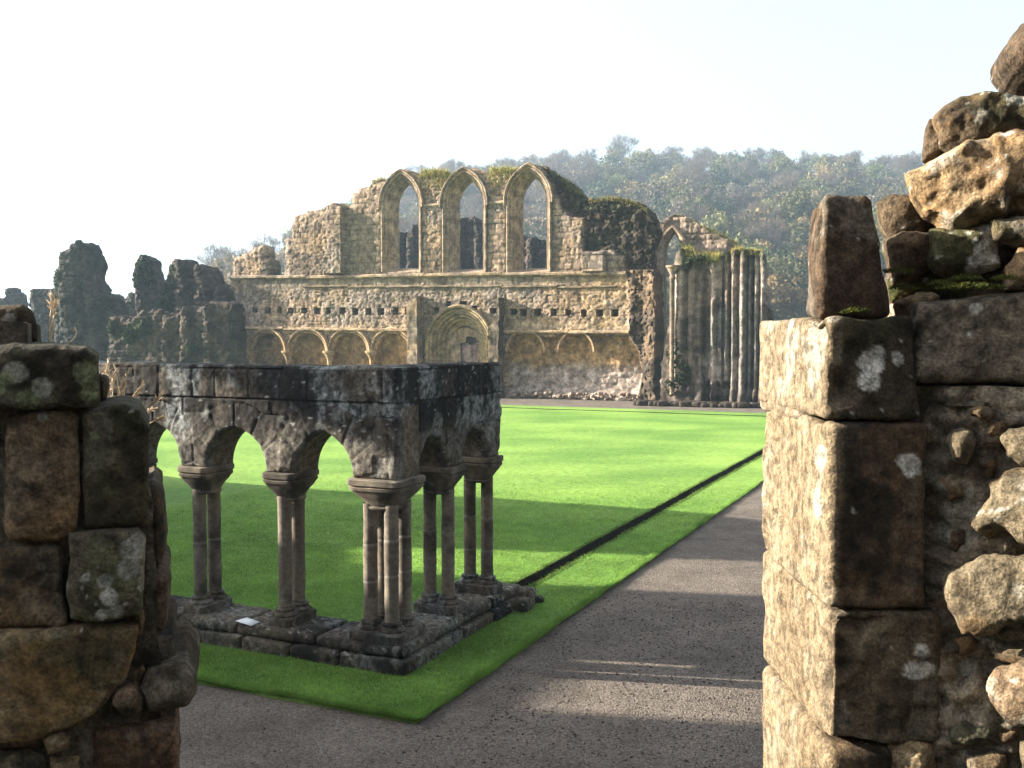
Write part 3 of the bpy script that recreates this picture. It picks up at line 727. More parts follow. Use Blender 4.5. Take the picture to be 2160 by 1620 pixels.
st('rubble_stone', [(2094, 462), (2150, 450), (2230, 455), (2230, 512), (2150, 516), (2100, 505)], 3.0, gr, 7, crust=.2, moss=.4, r=.035)
st('rubble_stone', [(2124, 560), (2150, 522), (2240, 515), (2240, 620), (2150, 610), (2128, 606)], 2.98, och, 8, crust=0, r=.05)
st('rubble_stone', [(2085, 520), (2130, 512), (2145, 540), (2120, 560), (2090, 556)], 3.1, dk, 35, crust=.4, moss=.3, thick=.2)
st('rubble_stone', [(1901, 362), (1925, 345), (1985, 318), (2070, 280), (2230, 256), (2230, 456), (2110, 450), (2010, 470), (1955, 440), (1925, 400)], 3.05, och, 9, deg=-24, crust=.1, lich=.35, ochre=.4, r=.05, rough=.03, chip=.045, rs2=8, sp=[(2062, 308, 18, WHITE), (2125, 290, 15, WHITE), (2150, 320, 10, WHITE), (1960, 335, 22, WHITE), (1990, 328, 14, WHITE), (2000, 440, 14, PALE)], thick=.5)
st('rubble_stone', [(1985, 300), (1978, 232), (2030, 185), (2075, 183), (2230, 190), (2230, 262), (2130, 284), (2050, 310), (2010, 318)], 3.12, ((.07, .052, .034), (.13, .10, .065)), 10, crust=.5, ochre=.25, moss=.35, r=.045, rough=.028, chip=.03, thick=.5, sp=[(2150, 196, 22, PALE)])
st('rubble_stone', [(1940, 342), (1943, 262), (1955, 242), (2005, 250), (2020, 300), (1990, 335)], 3.3, br, 11, crust=.1, lich=.1, thick=.3, deg=-30)
st('rubble_stone', [(2121, 95), (2140, 62), (2170, 30), (2260, 20), (2260, 168), (2190, 158), (2142, 140), (2124, 120)], 3.1, ((.07, .05, .035), (.13, .095, .065)), 12, crust=.5, r=.07, rough=.02)
st('rubble_stone', [(2185, 150), (2280, 120), (2280, 215), (2185, 215)], 3.25, br, 13)
low = [
 ([(1985, 1015), (2012, 1000), (2034, 1018), (2030, 1052), (1996, 1060)], 3.01, br, .3, .15),
 ([(2005, 1352), (2040, 1350), (2052, 1380), (2020, 1390)], 3.0, dk, .2, .1),
 ([(2090, 1548), (2130, 1545), (2140, 1572), (2110, 1578)], 2.99, br, .2, .2),
 ([(2076, 975), (2104, 968), (2108, 1004), (2080, 1008)], 3.0, dk, .2, .1),
 ([(1988, 1120), (2030, 1112), (2040, 1150), (2010, 1172), (1985, 1160)], 3.02, dk, .4, .1),
 ([(2075, 898), (2098, 893), (2102, 925), (2080, 930)], 3.0, och, .1, .1),
 ([(2000, 925), (2015, 906), (2050, 910), (2062, 940), (2045, 982), (2008, 975)], 2.98, gr, .1, .2),
 ([(2108, 930), (2130, 905), (2240, 895), (2240, 985), (2150, 982), (2110, 970)], 2.95, ((.18, .15, .10), (.29, .245, .175)), -.2, .3),
 ([(2040, 1100), (2072, 1050), (2062, 1020), (2110, 1012), (2240, 1000), (2240, 1155), (2150, 1152), (2110, 1120), (2060, 1132)], 2.93, gr, .0, .35),
 ([(1978, 1240), (2000, 1205), (2060, 1180), (2130, 1176), (2240, 1180), (2240, 1330), (2140, 1318), (2080, 1346), (2030, 1338), (1995, 1290)], 2.92, ((.13, .105, .07), (.235, .2, .14)), .1, .3),
 ([(2086, 1372), (2110, 1380), (2240, 1362), (2240, 1412), (2130, 1410), (2096, 1400)], 2.97, gr, .1, .2),
 ([(2066, 1455), (2090, 1420), (2140, 1405), (2240, 1405), (2240, 1540), (2110, 1540), (2085, 1510)], 2.92, ((.16, .13, .095), (.26, .215, .165)), -.1, .4),
 ([(1992, 1540), (2040, 1525), (2100, 1545), (2112, 1575), (2060, 1588), (2000, 1575)], 3.0, ((.10, .1, .07), (.16, .155, .11)), .2, .1),
 ([(1855, 1572), (1905, 1566), (1945, 1592), (1950, 1680), (1870, 1680)], 3.0, och, 0, .1),
 ([(2140, 1575), (2240, 1560), (2240, 1700), (2150, 1700)], 2.95, gr, 0, .3),
 ([(1965, 850), (2020, 842), (2085, 850), (2080, 872), (2000, 868)], 3.01, ((.1, .085, .06), (.15, .13, .09)), .2, .1),
 ([(2030, 872), (2060, 868), (2082, 884), (2060, 892)], 2.97, gr, 0, .1),
 ([(2120, 1040), (2180, 1036), (2180, 1070), (2130, 1066)], 3.02, dk, .3, .1),
 ([(2040, 1610), (2120, 1600), (2135, 1700), (2040, 1700)], 2.98, br, .2, .1),
 ([(2022, 1400), (2048, 1392), (2056, 1432), (2030, 1440)], 3.03, ((.22, .23, .2), (.3, .31, .28)), 0, .3),
 ([(1960, 1600), (2030, 1594), (2030, 1690), (1965, 1690)], 3.02, dk, .3, .1)]
for i, (pl_, Y, co, cr, li) in enumerate(low):
    st('rubble_stone', pl_, Y - .012 - .05 * max(0, sum(p[0] for p in pl_) / len(pl_) - 1970) / 100, co, 40 + i, deg=-30 - (i % 3) * 7, crust=cr, lich=li, r=.032, rough=.02, chip=.022, rag=.02, ochre=.25, thick=.3)
# mortar core behind the stones, down to the ground and beyond the frame
def corecol(P, u, v):
    n = fbm(P, 6, 5, 500); c = mix((.14, .115, .085), (.34, .29, .225), sstep(.38, .62, n)); c = mix(c, (.27, .26, .22), .7 * sstep(.56, .64, fbm(P, 4, 4, 501)))
    return mix(c, (.03, .025, .02), .6 * sstep(.5, .62, fbm(P, 11, 4, 502)))
pl = plane_at(at_Y(1960, 1200, YR + .045), -24)
cp = [pl.uv(x, y) for x, y in [(1800, 700), (1915, 690), (1925, 812), (2060, 816), (2240, 818)]]
cp = [(cp[0][0], 0)] + cp + [(cp[-1][0] + 1.2, cp[-1][1] + .5), (cp[-1][0] + 1.2, 0)]
def corefr(u, v, s):
    P = p3(u, v); return .05 * (fbm(P, 7, 5, 510) - .5) * 2 + .05 * (worley(u, v, .09, .07, 4)[0] - .5) + .03 * (fbm(P, 22, 3, 511) - .5)
V, F, c = slab(cp, [], .009, .62, corefr, corecol, pl, nd=6, ragged=.01, rs=77)
mk('mortar_core', V, F, 'near_stone', rw, c, smooth=60)
pl = plane_at(at_Y(1990, 400, YR + .32), -14)
cp = [pl.uv(x, y) for x, y in [(1890, 660), (1900, 560), (1925, 470), (1985, 380), (2010, 300), (2040, 235), (2240, 220), (2240, 860), (1890, 860)]]
V, F, c = slab(cp, [], .009, .4, corefr, corecol, pl, nd=6, ragged=.01, rs=79)
mk('mortar_core', V, F, 'near_stone', rw, c, smooth=60)
# moss cushions
def cushions(name, pts, parent, s=0):
    m = MB(); rg = np.random.default_rng(s)
    for (x, y, Y, r) in pts:
        C = at_Y(x, y, Y); n = 260
        for k in range(n):
            d = rg.normal(size=3); d /= np.linalg.norm(d); d[2] = abs(d[2]) * .6
            p = C + d * r / FPX * Y * rg.uniform(.6, 1.0) * [1.4, .8, .55]; q = d + rg.normal(size=3) * .5; q[2] += .5; q /= np.linalg.norm(q); w = np.cross(q, rg.normal(size=3)); w *= .0022 / max(np.linalg.norm(w), 1e-6)
            m.add([p - w, p + w, p + q * rg.uniform(.006, .014)], np.array([[0, 1, 2]]), np.array([.06, .075, .015]) * rg.uniform(.5, 1.8) * [1.1, 1, 1])
    return m.build(name, 'grass_blade', parent, smooth=0)
cushions('moss', [(1806, 657, 3.02, 20), (1795, 660, 3.0, 14), (2010, 610, 3.0, 26), (2050, 606, 2.98, 30), (2090, 610, 2.98, 24), (1985, 600, 3.05, 20), (2120, 590, 2.98, 20), (2040, 590, 3.03, 26), (1895, 575, 3.1, 24), (1905, 610, 3.1, 22)], rw, 3)

# ---- left wall
YL = 2.4
lw = thing('ruined_stone_wall', 'dark mossy wall end on the left of large squared blocks with lichen patches', 'wall', (-1.1, 2.7, 0))
def sl(name, poly, Y, cols, s, deg=6, thick=.45, crust=.45, lich=.08, moss=.15, ochre=.0, r=.016, rough=.010, sp=(), dome=0.0, rag=.010, green=0, par=lw, chip=.006):
    return pstone(name, poly, Y, thick, near_col(*cols, crust=crust, lich=lich, moss=moss, s=700 + s * 7, ochre=ochre, spots=spots(Y, sp), green=green), par, deg, r, rough, .0055, 200 + s, rag, dome, 9.0, chip=chip)
sl('coping_block', thick=.22, poly=[(-160, 732), (60, 727), (185, 728), (210, 745), (213, 850), (200, 866), (100, 864), (-160, 866)], Y=YL - .03, cols=((.085, .08, .055), (.15, .14, .1)), s=1, crust=.42, lich=.12, green=.5, sp=[(38, 785, 24, PALE), (88, 818, 20, PALE), (60, 845, 22, LGREEN), (20, 800, 18, LGREEN), (180, 790, 26, LGREEN), (190, 825, 22, LGREEN), (172, 840, 18, LGREEN), (5, 820, 16, LGREEN)], r=.025)
sl('broken_stone', [(-160, 660), (0, 648), (45, 643), (68, 660), (80, 690), (80, 722), (-160, 728)], YL + .12, ((.065, .048, .030), (.115, .085, .055)), 2, crust=.55, r=.06, rough=.014, thick=.3, sp=[(12, 668, 22, PALE)])
sl('squared_block', [(12, 872), (150, 866), (166, 880), (166, 1125), (150, 1142), (20, 1146), (8, 1130)], YL, ((.155, .105, .065), (.235, .165, .105)), 3, crust=.18, lich=.05, moss=0, ochre=.3, r=.014, sp=[(90, 878, 10, PALE)])
sl('squared_block', [(-160, 880), (2, 878), (0, 1146), (-160, 1150)], YL + .02, ((.09, .08, .06), (.15, .13, .1)), 4)
sl('squared_block', [(172, 868), (190, 858), (270, 858), (300, 868), (317, 905), (318, 1040), (300, 1108), (260, 1118), (176, 1120)], YL + .02, ((.04, .034, .02), (.085, .07, .042)), 5, crust=.4, r=.02, green=.25, sp=[(200, 920, 12, LGREEN)])
sl('squared_block', [(302, 1038), (322, 1030), (340, 1040), (346, 1100), (349, 1170), (340, 1198), (306, 1200)], YL + .16, ((.065, .048, .030), (.115, .085, .055)), 6, crust=.55, r=.04)
sl('squared_block', [(-160, 1160), (0, 1156), (120, 1150), (134, 1162), (138, 1322), (-160, 1332)], YL, ((.12, .09, .055), (.18, .135, .085)), 7, crust=.3, ochre=.25)
sl('squared_block', [(143, 1132), (240, 1122), (290, 1118), (303, 1140), (305, 1250), (296, 1300), (240, 1316), (144, 1312)], YL - .01, ((.1, .085, .06), (.16, .14, .1)), 8, crust=.35, lich=.3, green=.4, sp=[(230, 1260, 18, WHITE), (222, 1225, 14, PALE), (245, 1290, 16, PALE), (215, 1295, 14, WHITE), (275, 1160, 24, PALE), (270, 1200, 20, PALE), (182, 1220, 12, PALE)])
sl('rubble_stone', [(308, 1232), (335, 1216), (356, 1226), (358, 1320), (345, 1348), (312, 1340)], YL + .1, ((.1, .065, .045), (.16, .11, .075)), 9, crust=.3, r=.045)
sl('rubble_stone', [(282, 1290), (300, 1282), (309, 1310), (304, 1350), (286, 1352)], YL + .04, och, 10, crust=.1, r=.03)
sl('squared_block', [(-160, 1338), (100, 1330), (228, 1322), (290, 1328), (284, 1380), (262, 1450), (200, 1510), (150, 1545), (60, 1575), (-160, 1590)], YL - .02, ((.13, .10, .055), (.21, .165, .09)), 11, crust=.3, ochre=.45, r=.02)
sl('rubble_stone', [(237, 1500), (250, 1472), (285, 1466), (302, 1490), (298, 1515), (262, 1524)], YL - .03, ((.15, .095, .065), (.22, .15, .1)), 12, crust=.15, r=.04)
sl('rubble_stone', [(292, 1470), (310, 1432), (350, 1414), (392, 1416), (412, 1440), (417, 1482), (402, 1508), (350, 1520), (305, 1515)], YL + .0, ((.07, .05, .033), (.12, .085, .055)), 13, crust=.45, r=.07, rough=.016, lich=.12)
sl('rubble_stone', [(286, 1368), (320, 1350), (368, 1352), (374, 1395), (350, 1415), (300, 1418)], YL + .1, ((.065, .048, .030), (.115, .085, .055)), 14, crust=.6, r=.04, rough=.014)
sl('rubble_stone', [(200, 1545), (260, 1530), (372, 1520), (378, 1700), (180, 1700)], YL + .04, ((.12, .07, .045), (.2, .125, .08)), 15, crust=.3, r=.03, rough=.02, chip=.02)
sl('rubble_stone', [(85, 1566), (120, 1556), (146, 1566), (140, 1592), (100, 1600)], YL - .02, och, 16, crust=.15, r=.03)
sl('rubble_stone', [(-160, 1598), (70, 1590), (95, 1606), (100, 1700), (-160, 1700)], YL - .01, gr, 17, crust=.25, r=.03)
sl('rubble_stone', [(108, 1608), (170, 1600), (175, 1700), (110, 1700)], YL + .01, och, 18, crust=.2, r=.03)
sl('rubble_stone', [(270, 1430), (300, 1395), (312, 1420), (296, 1462), (250, 1476), (235, 1468)], YL + .04, br, 19, crust=.3, r=.04)
sl('rubble_stone', [(208, 790), (226, 800), (226, 838), (210, 846)], YL + .2, ((.065, .048, .030), (.115, .085, .055)), 20, crust=.5, r=.03, thick=.2)
pl = plane_at((-1.1, YL + .045, 0), 6)
cp = [pl.uv(x, y) for x, y in [(345, 1700), (340, 1440), (330, 1200), (320, 1050), (290, 900), (190, 870), (185, 745), (60, 740), (60, 680), (-160, 670)]]
cp = [(cp[0][0], 0)] + cp[1:] + [(cp[-1][0] - .5, cp[-1][1]), (cp[-1][0] - .5, 0)]
pl.Ws = np.array([-.37, .93, 0])
V, F, c = slab(cp, [], .011, .48, lambda u, v, s: .022 * (fbm(p3(u, v), 9, 5, 530) - .5) * 2, lambda P, u, v: corecol(P, u, v) * .65, pl, nd=6, ragged=.01, rs=78)
mk('mortar_core', V, F, 'near_stone', lw, c, smooth=60)
# dry grass stalks on the ledge
def stalks(name, label, specs, Y, s, group=None):
    m = MB(); rg = np.random.default_rng(s)
    for (x0, y0, x1, y1, head) in specs:
        A = at_Y(x0, y0, Y); B = at_Y(x1, y1, Y + rg.uniform(.02, .12)); t = np.linspace(0, 1, 8)[:, None]
        pts = A * (1 - t) + B * t + np.array([.012, 0, 0]) * (np.sin(t * 3.1) * rg.uniform(-1, 1)); V, F = tube(pts, np.linspace(.0026, .0015, 8), 4)
        m.add(V, F, (.5, .42, .29))
        if head:
            for k in range(int(head)):
                q = rg.uniform(.62, 1.0); p = A * (1 - q) + B * q; d = (B - A) / np.linalg.norm(B - A) * .8 + rg.normal(size=3) * .35; d *= rg.uniform(.008, .02); w = np.cross(d, [0, 1, 0.3]); w *= .0034 / np.linalg.norm(w)
                m.add([p - w, p + w, p + d + w * .3, p + d - w * .3], np.array([[0, 1, 2, 3]]), np.array([.46, .36, .25]) * rg.uniform(.7, 1.2))
    V0 = np.concatenate(m.V); o = m.build(name, 'dry_stalk', None, smooth=0); tag(o, label, 'dry grass', group)
stalks('dry_grass_tuft', 'tuft of dry brown grass stalks growing from the ledge of the left wall', [(225, 880, 238, 795, 26), (232, 885, 268, 792, 30), (240, 880, 262, 815, 18), (222, 870, 216, 780, 20), (228, 870, 228, 765, 24), (245, 885, 252, 820, 14), (262, 885, 300, 812, 22), (285, 890, 336, 838, 24), (275, 890, 322, 862, 16), (300, 905, 342, 880, 14), (218, 860, 208, 800, 10), (255, 880, 275, 840, 8), (234, 880, 224, 810, 16), (238, 880, 244, 778, 16)], YL + .5, 5)
stalks('dry_flower_stalk', 'thin dry seeded flower stalk standing on the coping of the left wall', [(104, 726, 112, 632, 60), (106, 722, 116, 640, 30), (103, 700, 108, 622, 24)], YL + .2, 6)
stalks('dry_grass_sprig', 'single short dry stem leaning on the coping near its right end', [(148, 722, 158, 690, 4)], YL + .15, 7)
# ------------------------------------------------------------------ the refectory front across the lawn
PF = plane_at(at_Z(1340, 846, -.03), -22)
def U(px, py=600): return PF.uv(px, py)
top = [(487, 583), (487, 547), (500, 541), (517, 532), (524, 530), (530, 523), (542, 520), (546, 517), (555, 519), (557, 544), (566, 546), (567, 583),
       (598, 583), (599, 505), (606, 500), (612, 502), (612, 478), (619, 456), (636, 453), (642, 450), (645, 443), (660, 444), (679, 441), (684, 434), (693, 436), (695, 428), (712, 427), (716, 436), (733, 434), (740, 430), (741, 405), (752, 404), (755, 397), (770, 392), (782, 389), (786, 381), (801, 378),
       (812, 376), (826, 364), (849, 356), (870, 362), (884, 371), (914, 370), (935, 374), (946, 376), (958, 366), (976, 355), (1000, 354), (1020, 360), (1032, 366), (1060, 364), (1085, 366), (1098, 354), (1121, 346), (1142, 350), (1157, 357), (1166, 366), (1180, 372), (1192, 381), (1204, 388), (1216, 401), (1224, 412), (1236, 420), (1261, 418), (1282, 414), (1306, 417), (1330, 422), (1358, 434), (1370, 446), (1379, 458), (1387, 486), (1384, 505), (1374, 520), (1368, 545), (1378, 570), (1387, 585), (1388, 631), (1390, 700), (1388, 780), (1388, 850)]
base = [(1388, 870), (487, 870)]
poly = PF.uvs(top); uR = PF.uv(1388, 700)[0]; uL = PF.uv(487, 700)[0]
poly = poly + [(uR, -.3), (uL - .1, -.3), (uL - .15, 1.5), (uL + .2, 3.0), (uL - .05, 4.0), (uL, 6.0)]
wins = [(847, 362, 805, 890, 434, 572), (981, 357, 934, 1027, 430, 574), (1116, 349, 1069, 1163, 424, 573)]
W = []
for ax_, ay, xl, xr, ys, yb in wins:
    ul, ur = U(xl, 500)[0], U(xr, 500)[0]; cu = (ul + ur) / 2; h = (ur - ul) / 2
    vb = U(ax_, yb)[1]; vs = U(ax_, ys)[1]; va = U(ax_, ay)[1]; W.append((cu, h, vb, vs, va - vs))
H0 = .14
holes = [archpts(cu, vb, vs, h - H0, r - H0, 16) for cu, h, vb, vs, r in W]
dc, dv = U(971, 725); dh = abs(U(1036, 725)[0] - dc); drise = U(971, 650)[1] - dv
dhi = dh - .95
holes.append(archpts(dc, -1, dv, dh - .12, dh - .12, 14))
sq = [(512, 654), (538, 654), (564.5, 655), (590, 655), (613, 655), (642, 655), (669, 656), (693, 656), (721, 656), (749, 657), (778, 657), (804, 657), (834, 657), (860, 657), (1039, 656), (1060, 658), (1084, 658), (1104, 659), (1134, 659), (1167, 659), (1198, 660), (1232, 660), (1265, 660), (1297, 660), (946, 642), (977, 642), (920, 655), (1000, 652)]
SQ = PF.uvs(sq)
BA = []
for xl, xr in [(528, 602), (612, 691), (698, 779), (789, 869), (1071, 1147), (1179, 1251)]:
    a, b = U(xl, 740)[0], U(xr, 740)[0]; vt = U((xl + xr) / 2, 697)[1]; vs_ = U((xl + xr) / 2, 742)[1]; BA.append(((a + b) / 2, (b - a) / 2, vs_, vt - vs_))
v_str2 = lambda u: 0
S1 = lambda x: U(x, 585 - (x - 487) * 8 / 570)[1]
recR = PF.uvs([(1066, 742), (1074, 722), (1092, 710), (1120, 708), (1148, 712), (1180, 710), (1215, 704), (1250, 708), (1300, 712), (1322, 712), (1334, 730), (1346, 748), (1350, 780), (1348, 815), (1343, 845), (1066, 845)])
recR[-1] = (recR[-1][0], -1); recR[-2] = (recR[-2][0], -1)
buttL = PF.uvs([(687, 460), (700, 434), (728, 434), (728, 578), (687, 578)])
buttR = PF.uvs([(1232, 531), (1278, 531), (1278, 574), (1232, 574)])
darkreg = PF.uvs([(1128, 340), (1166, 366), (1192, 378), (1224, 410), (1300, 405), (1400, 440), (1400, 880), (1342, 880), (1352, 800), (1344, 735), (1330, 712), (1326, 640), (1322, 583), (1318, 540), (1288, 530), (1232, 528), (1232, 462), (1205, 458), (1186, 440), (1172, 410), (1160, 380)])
ochreR = PF.uvs([(1225, 588), (1325, 588), (1326, 690), (1225, 690)])
def inset(P0, u, v): return psdf(P0, u, v)
def arch_sd(u, v, cu, h, vs, r, vb=-1): return psdf(archpts(cu, vb, vs, h, r, 10), u, v)
v580 = U(1000, 577)[1]; v605 = U(1000, 604)[1]; v693 = U(1000, 696)[1]; v680 = U(1000, 684)[1]
def fmas(u, v):
    ja, ra = courses(u, v, (.26, .36), .48, 61, .05, vlo=-1)          # squared work
    f1, e, rb = worley(u + .12 * (fbm(p3(u, v), 2, 2, 5) - .5), v, .30, .19, 62)     # rubble
    jb = e * .30
    up = (v > v580) | ((v > v605) ) | (v < v693) | (v > v680) & (v < v693)
    sel = sstep(.40, .56, fbm(p3(u, v), .55, 2, 66)) * (v > v580)
    lowr = (v < v605) & (v > v693)
    k = np.where(v < v693, 1.0, np.where(lowr, 0.0, sel)) > .5
    k = k | ((v <= v580) & (v >= v605))
    return np.where(k, ja, jb), np.where(k, ra, rb), k
def ffront(u, v, sd):
    j, r, k = fmas(u, v); P = p3(u, v)
    w = np.where(k, .03, .045) * (1 - sstep(.0, .06, j)) + np.where(k, .03, .05) * (r - .5) + .16 * (fbm(P, .8, 4, 71) - .5) + .05 * (fbm(P, 5, 3, 72) - .5)
    for (a, b) in SQ: w = w + .95 * (np.maximum(np.abs(u - a), np.abs(v - b)) < .155)
    for cu, h, vs_, r_ in BA[:4]:
        w = w + .42 * sstep(.04, -.04, arch_sd(u, v, cu, h, vs_, r_))
    sr = psdf(recR, u, v) + .25 * (fbm(P, 1.5, 3, 73) - .5); w = w + (.55 + .25 * (fbm(P, 1.0, 4, 74) - .5) + .10 * (fbm(P, 4, 3, 75) - .5)) * sstep(.08, -.08, sr) * (1 - .9 * sstep(.75, .0, v + .25 * fbm(P, 1.8, 3, 79)))
    for cu, h, vs_, r_ in BA[4:]:
        pass
    w = w - .45 * sstep(.05, -.03, psdf(buttL, u, v)) - .4 * sstep(.05, -.03, psdf(buttR, u, v))
    sdk = psdf(darkreg, u, v) + .25 * (fbm(P, 1.4, 3, 76) - .5); kd = sstep(.12, -.12, sdk)
    f1, e, rb = worley(u, v, .34, .26, 63)
    w = w + kd * (.35 * (v > v580) - .05 + .8 * (fbm(P, .7, 4, 77) - .5) + .45 * (fbm(P, 2.6, 4, 78) - .5) + .16 * (rb - .5) + .1 * (e < .12))
    u1340 = U(1350, 700)[0]; w = w - .9 * sstep(0, 1.0, (u - u1340)) * (v < v605 + .5)
    e = np.clip(-sd / .25, 0, 1); w = w + .12 * (1 - e) * (v > v580)
    # doorway recess keeps the wall behind the arch orders
    return np.clip(w, -.95, 1.1)
def fcol(P, u, v):
    j, r, k = fmas(u, v); n1 = fbm(p3(u, v), .5, 5, 81); n2 = fbm(p3(u, v * .5), 1.6, 5, 82); n3 = fbm(p3(u, v), 4, 4, 83)
    c = mix((.29, .245, .195), (.47, .39, .295), sstep(.3, .7, r * .5 + n2 * .5)); c = mix(c, (.33, .33, .31), .55 * sstep(.45, .65, n1)); c = mix(c, (.44, .34, .2), .5 * sstep(.5, .62, fbm(p3(u, v), .8, 4, 84)))
    c = mix(c, (.10, .09, .075), .6 * sstep(.58, .72, n2 * .5 + n3 * .25 + r * .25))
    c = mix(c, (.07, .062, .052), .75 * (1 - sstep(.01, .05, j)))
    band = sstep(.15, 0, np.abs(v - (v680 + v693) / 2) - .12); c = mix(c, (.48, .42, .31), .6 * band)
    b2 = ((v < v580) & (v > v605)).astype(float); c = mix(c, (.38, .35, .27), .6 * b2)
    # run-off stains beneath the upper ledge
    stn = sstep(.5, .62, fbm(p3(u, v * .25), 1.5, 3, 85)) * sstep(v605 - 1.2, v605 + .1, v) * (v < v580 + 1.5); c = mix(c, (.09, .085, .07), .6 * stn)
    xl = U(745, 500)[0]; xr_ = U(812, 500)[0]; gsd = sstep(.3, -.3, np.maximum(xl - .9 - u, u - xr_)) * sstep(.3, -.3, np.maximum(v580 - .4 - v, v - v580 - 3.6)); c = mix(c, (.23, .22, .16), .55 * gsd)
    for q, (cu, h, vs_, r_) in enumerate(BA[:4]):
        m_ = sstep(.02, -.06, arch_sd(u, v, cu, h, vs_, r_)); oc = mix((.30, .21, .10), (.46, .34, .17), n2)
        oc = mix(oc, (.17, .135, .09), (.75 - .2 * q) * sstep(.42, .58, fbm(p3(u, v), 1.3, 4, 86))); c = mix(c, oc, m_)
    m_ = sstep(.05, -.1, psdf(recR, u, v) + .25 * (fbm(p3(u, v), 1.5, 3, 73) - .5))
    oc = mix((.36, .25, .12), (.50, .38, .2), n2); oc = mix(oc, (.2, .16, .1), .7 * sstep(.5, .64, n3)); wl = mix((.52, .50, .45), (.33, .31, .28), sstep(.4, .6, n3))
    hv = sstep(2.15, 1.45, v + .8 * (fbm(p3(u, v), .9, 3, 87) - .5)); c = mix(c, mix(oc, (0, 0, 0), n1 * 0) * (1 - hv[:, None]) + wl * hv[:, None], m_)
    c = mix(c, (.54, .42, .23), .55 * sstep(.1, -.1, psdf(ochreR, u, v)) * sstep(.35, .6, n2))
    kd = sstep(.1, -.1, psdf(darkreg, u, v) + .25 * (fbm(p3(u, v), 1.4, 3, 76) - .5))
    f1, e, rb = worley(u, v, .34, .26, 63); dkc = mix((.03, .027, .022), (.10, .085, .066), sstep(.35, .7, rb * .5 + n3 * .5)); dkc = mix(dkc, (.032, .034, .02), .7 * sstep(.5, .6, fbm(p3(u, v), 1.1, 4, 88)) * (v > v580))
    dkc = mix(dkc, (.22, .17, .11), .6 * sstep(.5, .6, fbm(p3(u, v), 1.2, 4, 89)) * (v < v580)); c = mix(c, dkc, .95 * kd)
    ul = U(505, 700)[0]; c = mix(c, (.45, .33, .18), .6 * sstep(.4, -.3, u - ul) * (v < v693) * sstep(.4, .6, n3))
    br_ = sstep(U(1052, 700)[0] + .5, U(1052, 700)[0], np.abs(u - U(1052, 700)[0]) + U(1052, 700)[0]) * (v < v605); c = mix(c, (.07, .065, .055), .75 * br_ * sstep(.35, .5, n2))
    c = mix(c, (.19, .19, .08), .8 * sstep(.5, .58, fbm(p3(u, v), 2, 3, 90)) * sstep(.45, .1, np.abs(v - U(955, 612)[1])) * sstep(1.6, .9, np.abs(u - U(955, 612)[0])))
    return c
ref = thing('abbey_ruin', 'pale roofless refectory front with three tall pointed windows facing the lawn', 'ruin', PF.world([[ (uL + uR) / 2, 0, .5]])[0])
V, F, c = slab(poly, holes, .068, 1.15, ffront, fcol, PF, nd=6, backn=.1, ragged=.10, rs=21, sidenoise=.12)
mk('wall', V, F, 'facade_stone', ref, c, smooth=50)
def ashlar(seed, c1=(.34, .31, .25), c2=(.50, .45, .35), dark=.5, och=.3):
    def cf(P, u, v):
        n = fbm(P, 1.6, 5, seed); n3 = fbm(P, 5, 4, seed + 1); c = mix(c1, c2, sstep(.38, .62, n)); c = mix(c, (.48, .37, .2), och * sstep(.5, .6, fbm(P, .8, 3, seed + 2)))
        return mix(c, (.08, .075, .065), dark * sstep(.52, .64, n * .5 + n3 * .5))
    return cf
# windows: moulded splays from the outer to the inner face, hood moulds over them
for i, (cu, h, vb, vs, r) in enumerate(W):
    m = MB(); prof = [(.0, .10), (.0, -.07), (.05, -.11), (.11, -.09), (.14, -.02), (.16, .08), (.2, .05), (.24, .12), (.27, .26), (.33, .24), (.37, .34), (.42, .48), (.47, .50), (.50, .58), (.53, .9), (.50, 1.2)]
    V, F, c = archloft(PF, cu, vb - .02, vs, prof, r, h, 18, ashlar(120 + i, dark=.35), .012, i)
    m.add(V, F, c); m.build('window_surround', 'facade_stone', ref, smooth=40)
    m = MB(); V, F, c = archloft(PF, cu, vs - .15, vs, [(-.12, .05), (-.16, -.12), (-.10, -.2), (-.01, -.17), (.02, -.05)], r, h, 18, ashlar(130 + i, (.2, .18, .15), (.42, .37, .28)), .02, i + 40)
    m.add(V, F, c); m.build('hood_mould', 'facade_stone', ref, smooth=40)
    P, F, c = bar(PF, cu - h + .1, cu + h - .1, vb - .12, vb + .16, -.02, 1.1, .2, .02, i, [(0, 1), (1.3, 1), (1, .45), (.2, 0), (0, 0)], ashlar(140 + i, och=.1, dark=.6))
    MB().add(P, F, c).build('window_sill', 'facade_stone', ref, smooth=40)
# impost strings between the windows
segs = [(W[0][0] + W[0][1] + .1, W[1][0] - W[1][1] - .1, U(910, 433)[1]), (W[1][0] + W[1][1] + .1, W[2][0] - W[2][1] - .1, U(1047, 427)[1])]
for a, b, v in segs: MB().add(*bar(PF, a, b, v - .1, v + .08, -.12, .1, .2, .02, 3, None, ashlar(150))).build('impost_moulding', 'facade_stone', ref, smooth=40)
def pxbar(name, pts, hgt, dep, s, cf, prof=None):
    m = MB(); q = PF.uvs(pts)
    for k in range(len(q) - 1):
        (a, va), (b, vb_) = q[k], q[k + 1]; n = max(1, int((b - a) / 2.2))
        for i in range(n):
            t0, t1 = i / n, (i + 1) / n; vm_ = va + (vb_ - va) * (t0 + t1) / 2
            m.add(*bar(PF, a + (b - a) * t0 + .01, a + (b - a) * t1 - .01, vm_ - hgt / 2, vm_ + hgt / 2, -dep, .12, .2, .03, s + k * 7 + i, prof, cf))
    return m.build(name, 'facade_stone', ref, smooth=40)
pxbar('string_course', [(487, 585), (735, 585), (820, 582), (1060, 579), (1322, 578)], .24, .24, 5, ashlar(160, (.28, .25, .19), (.5, .45, .33), dark=.4))
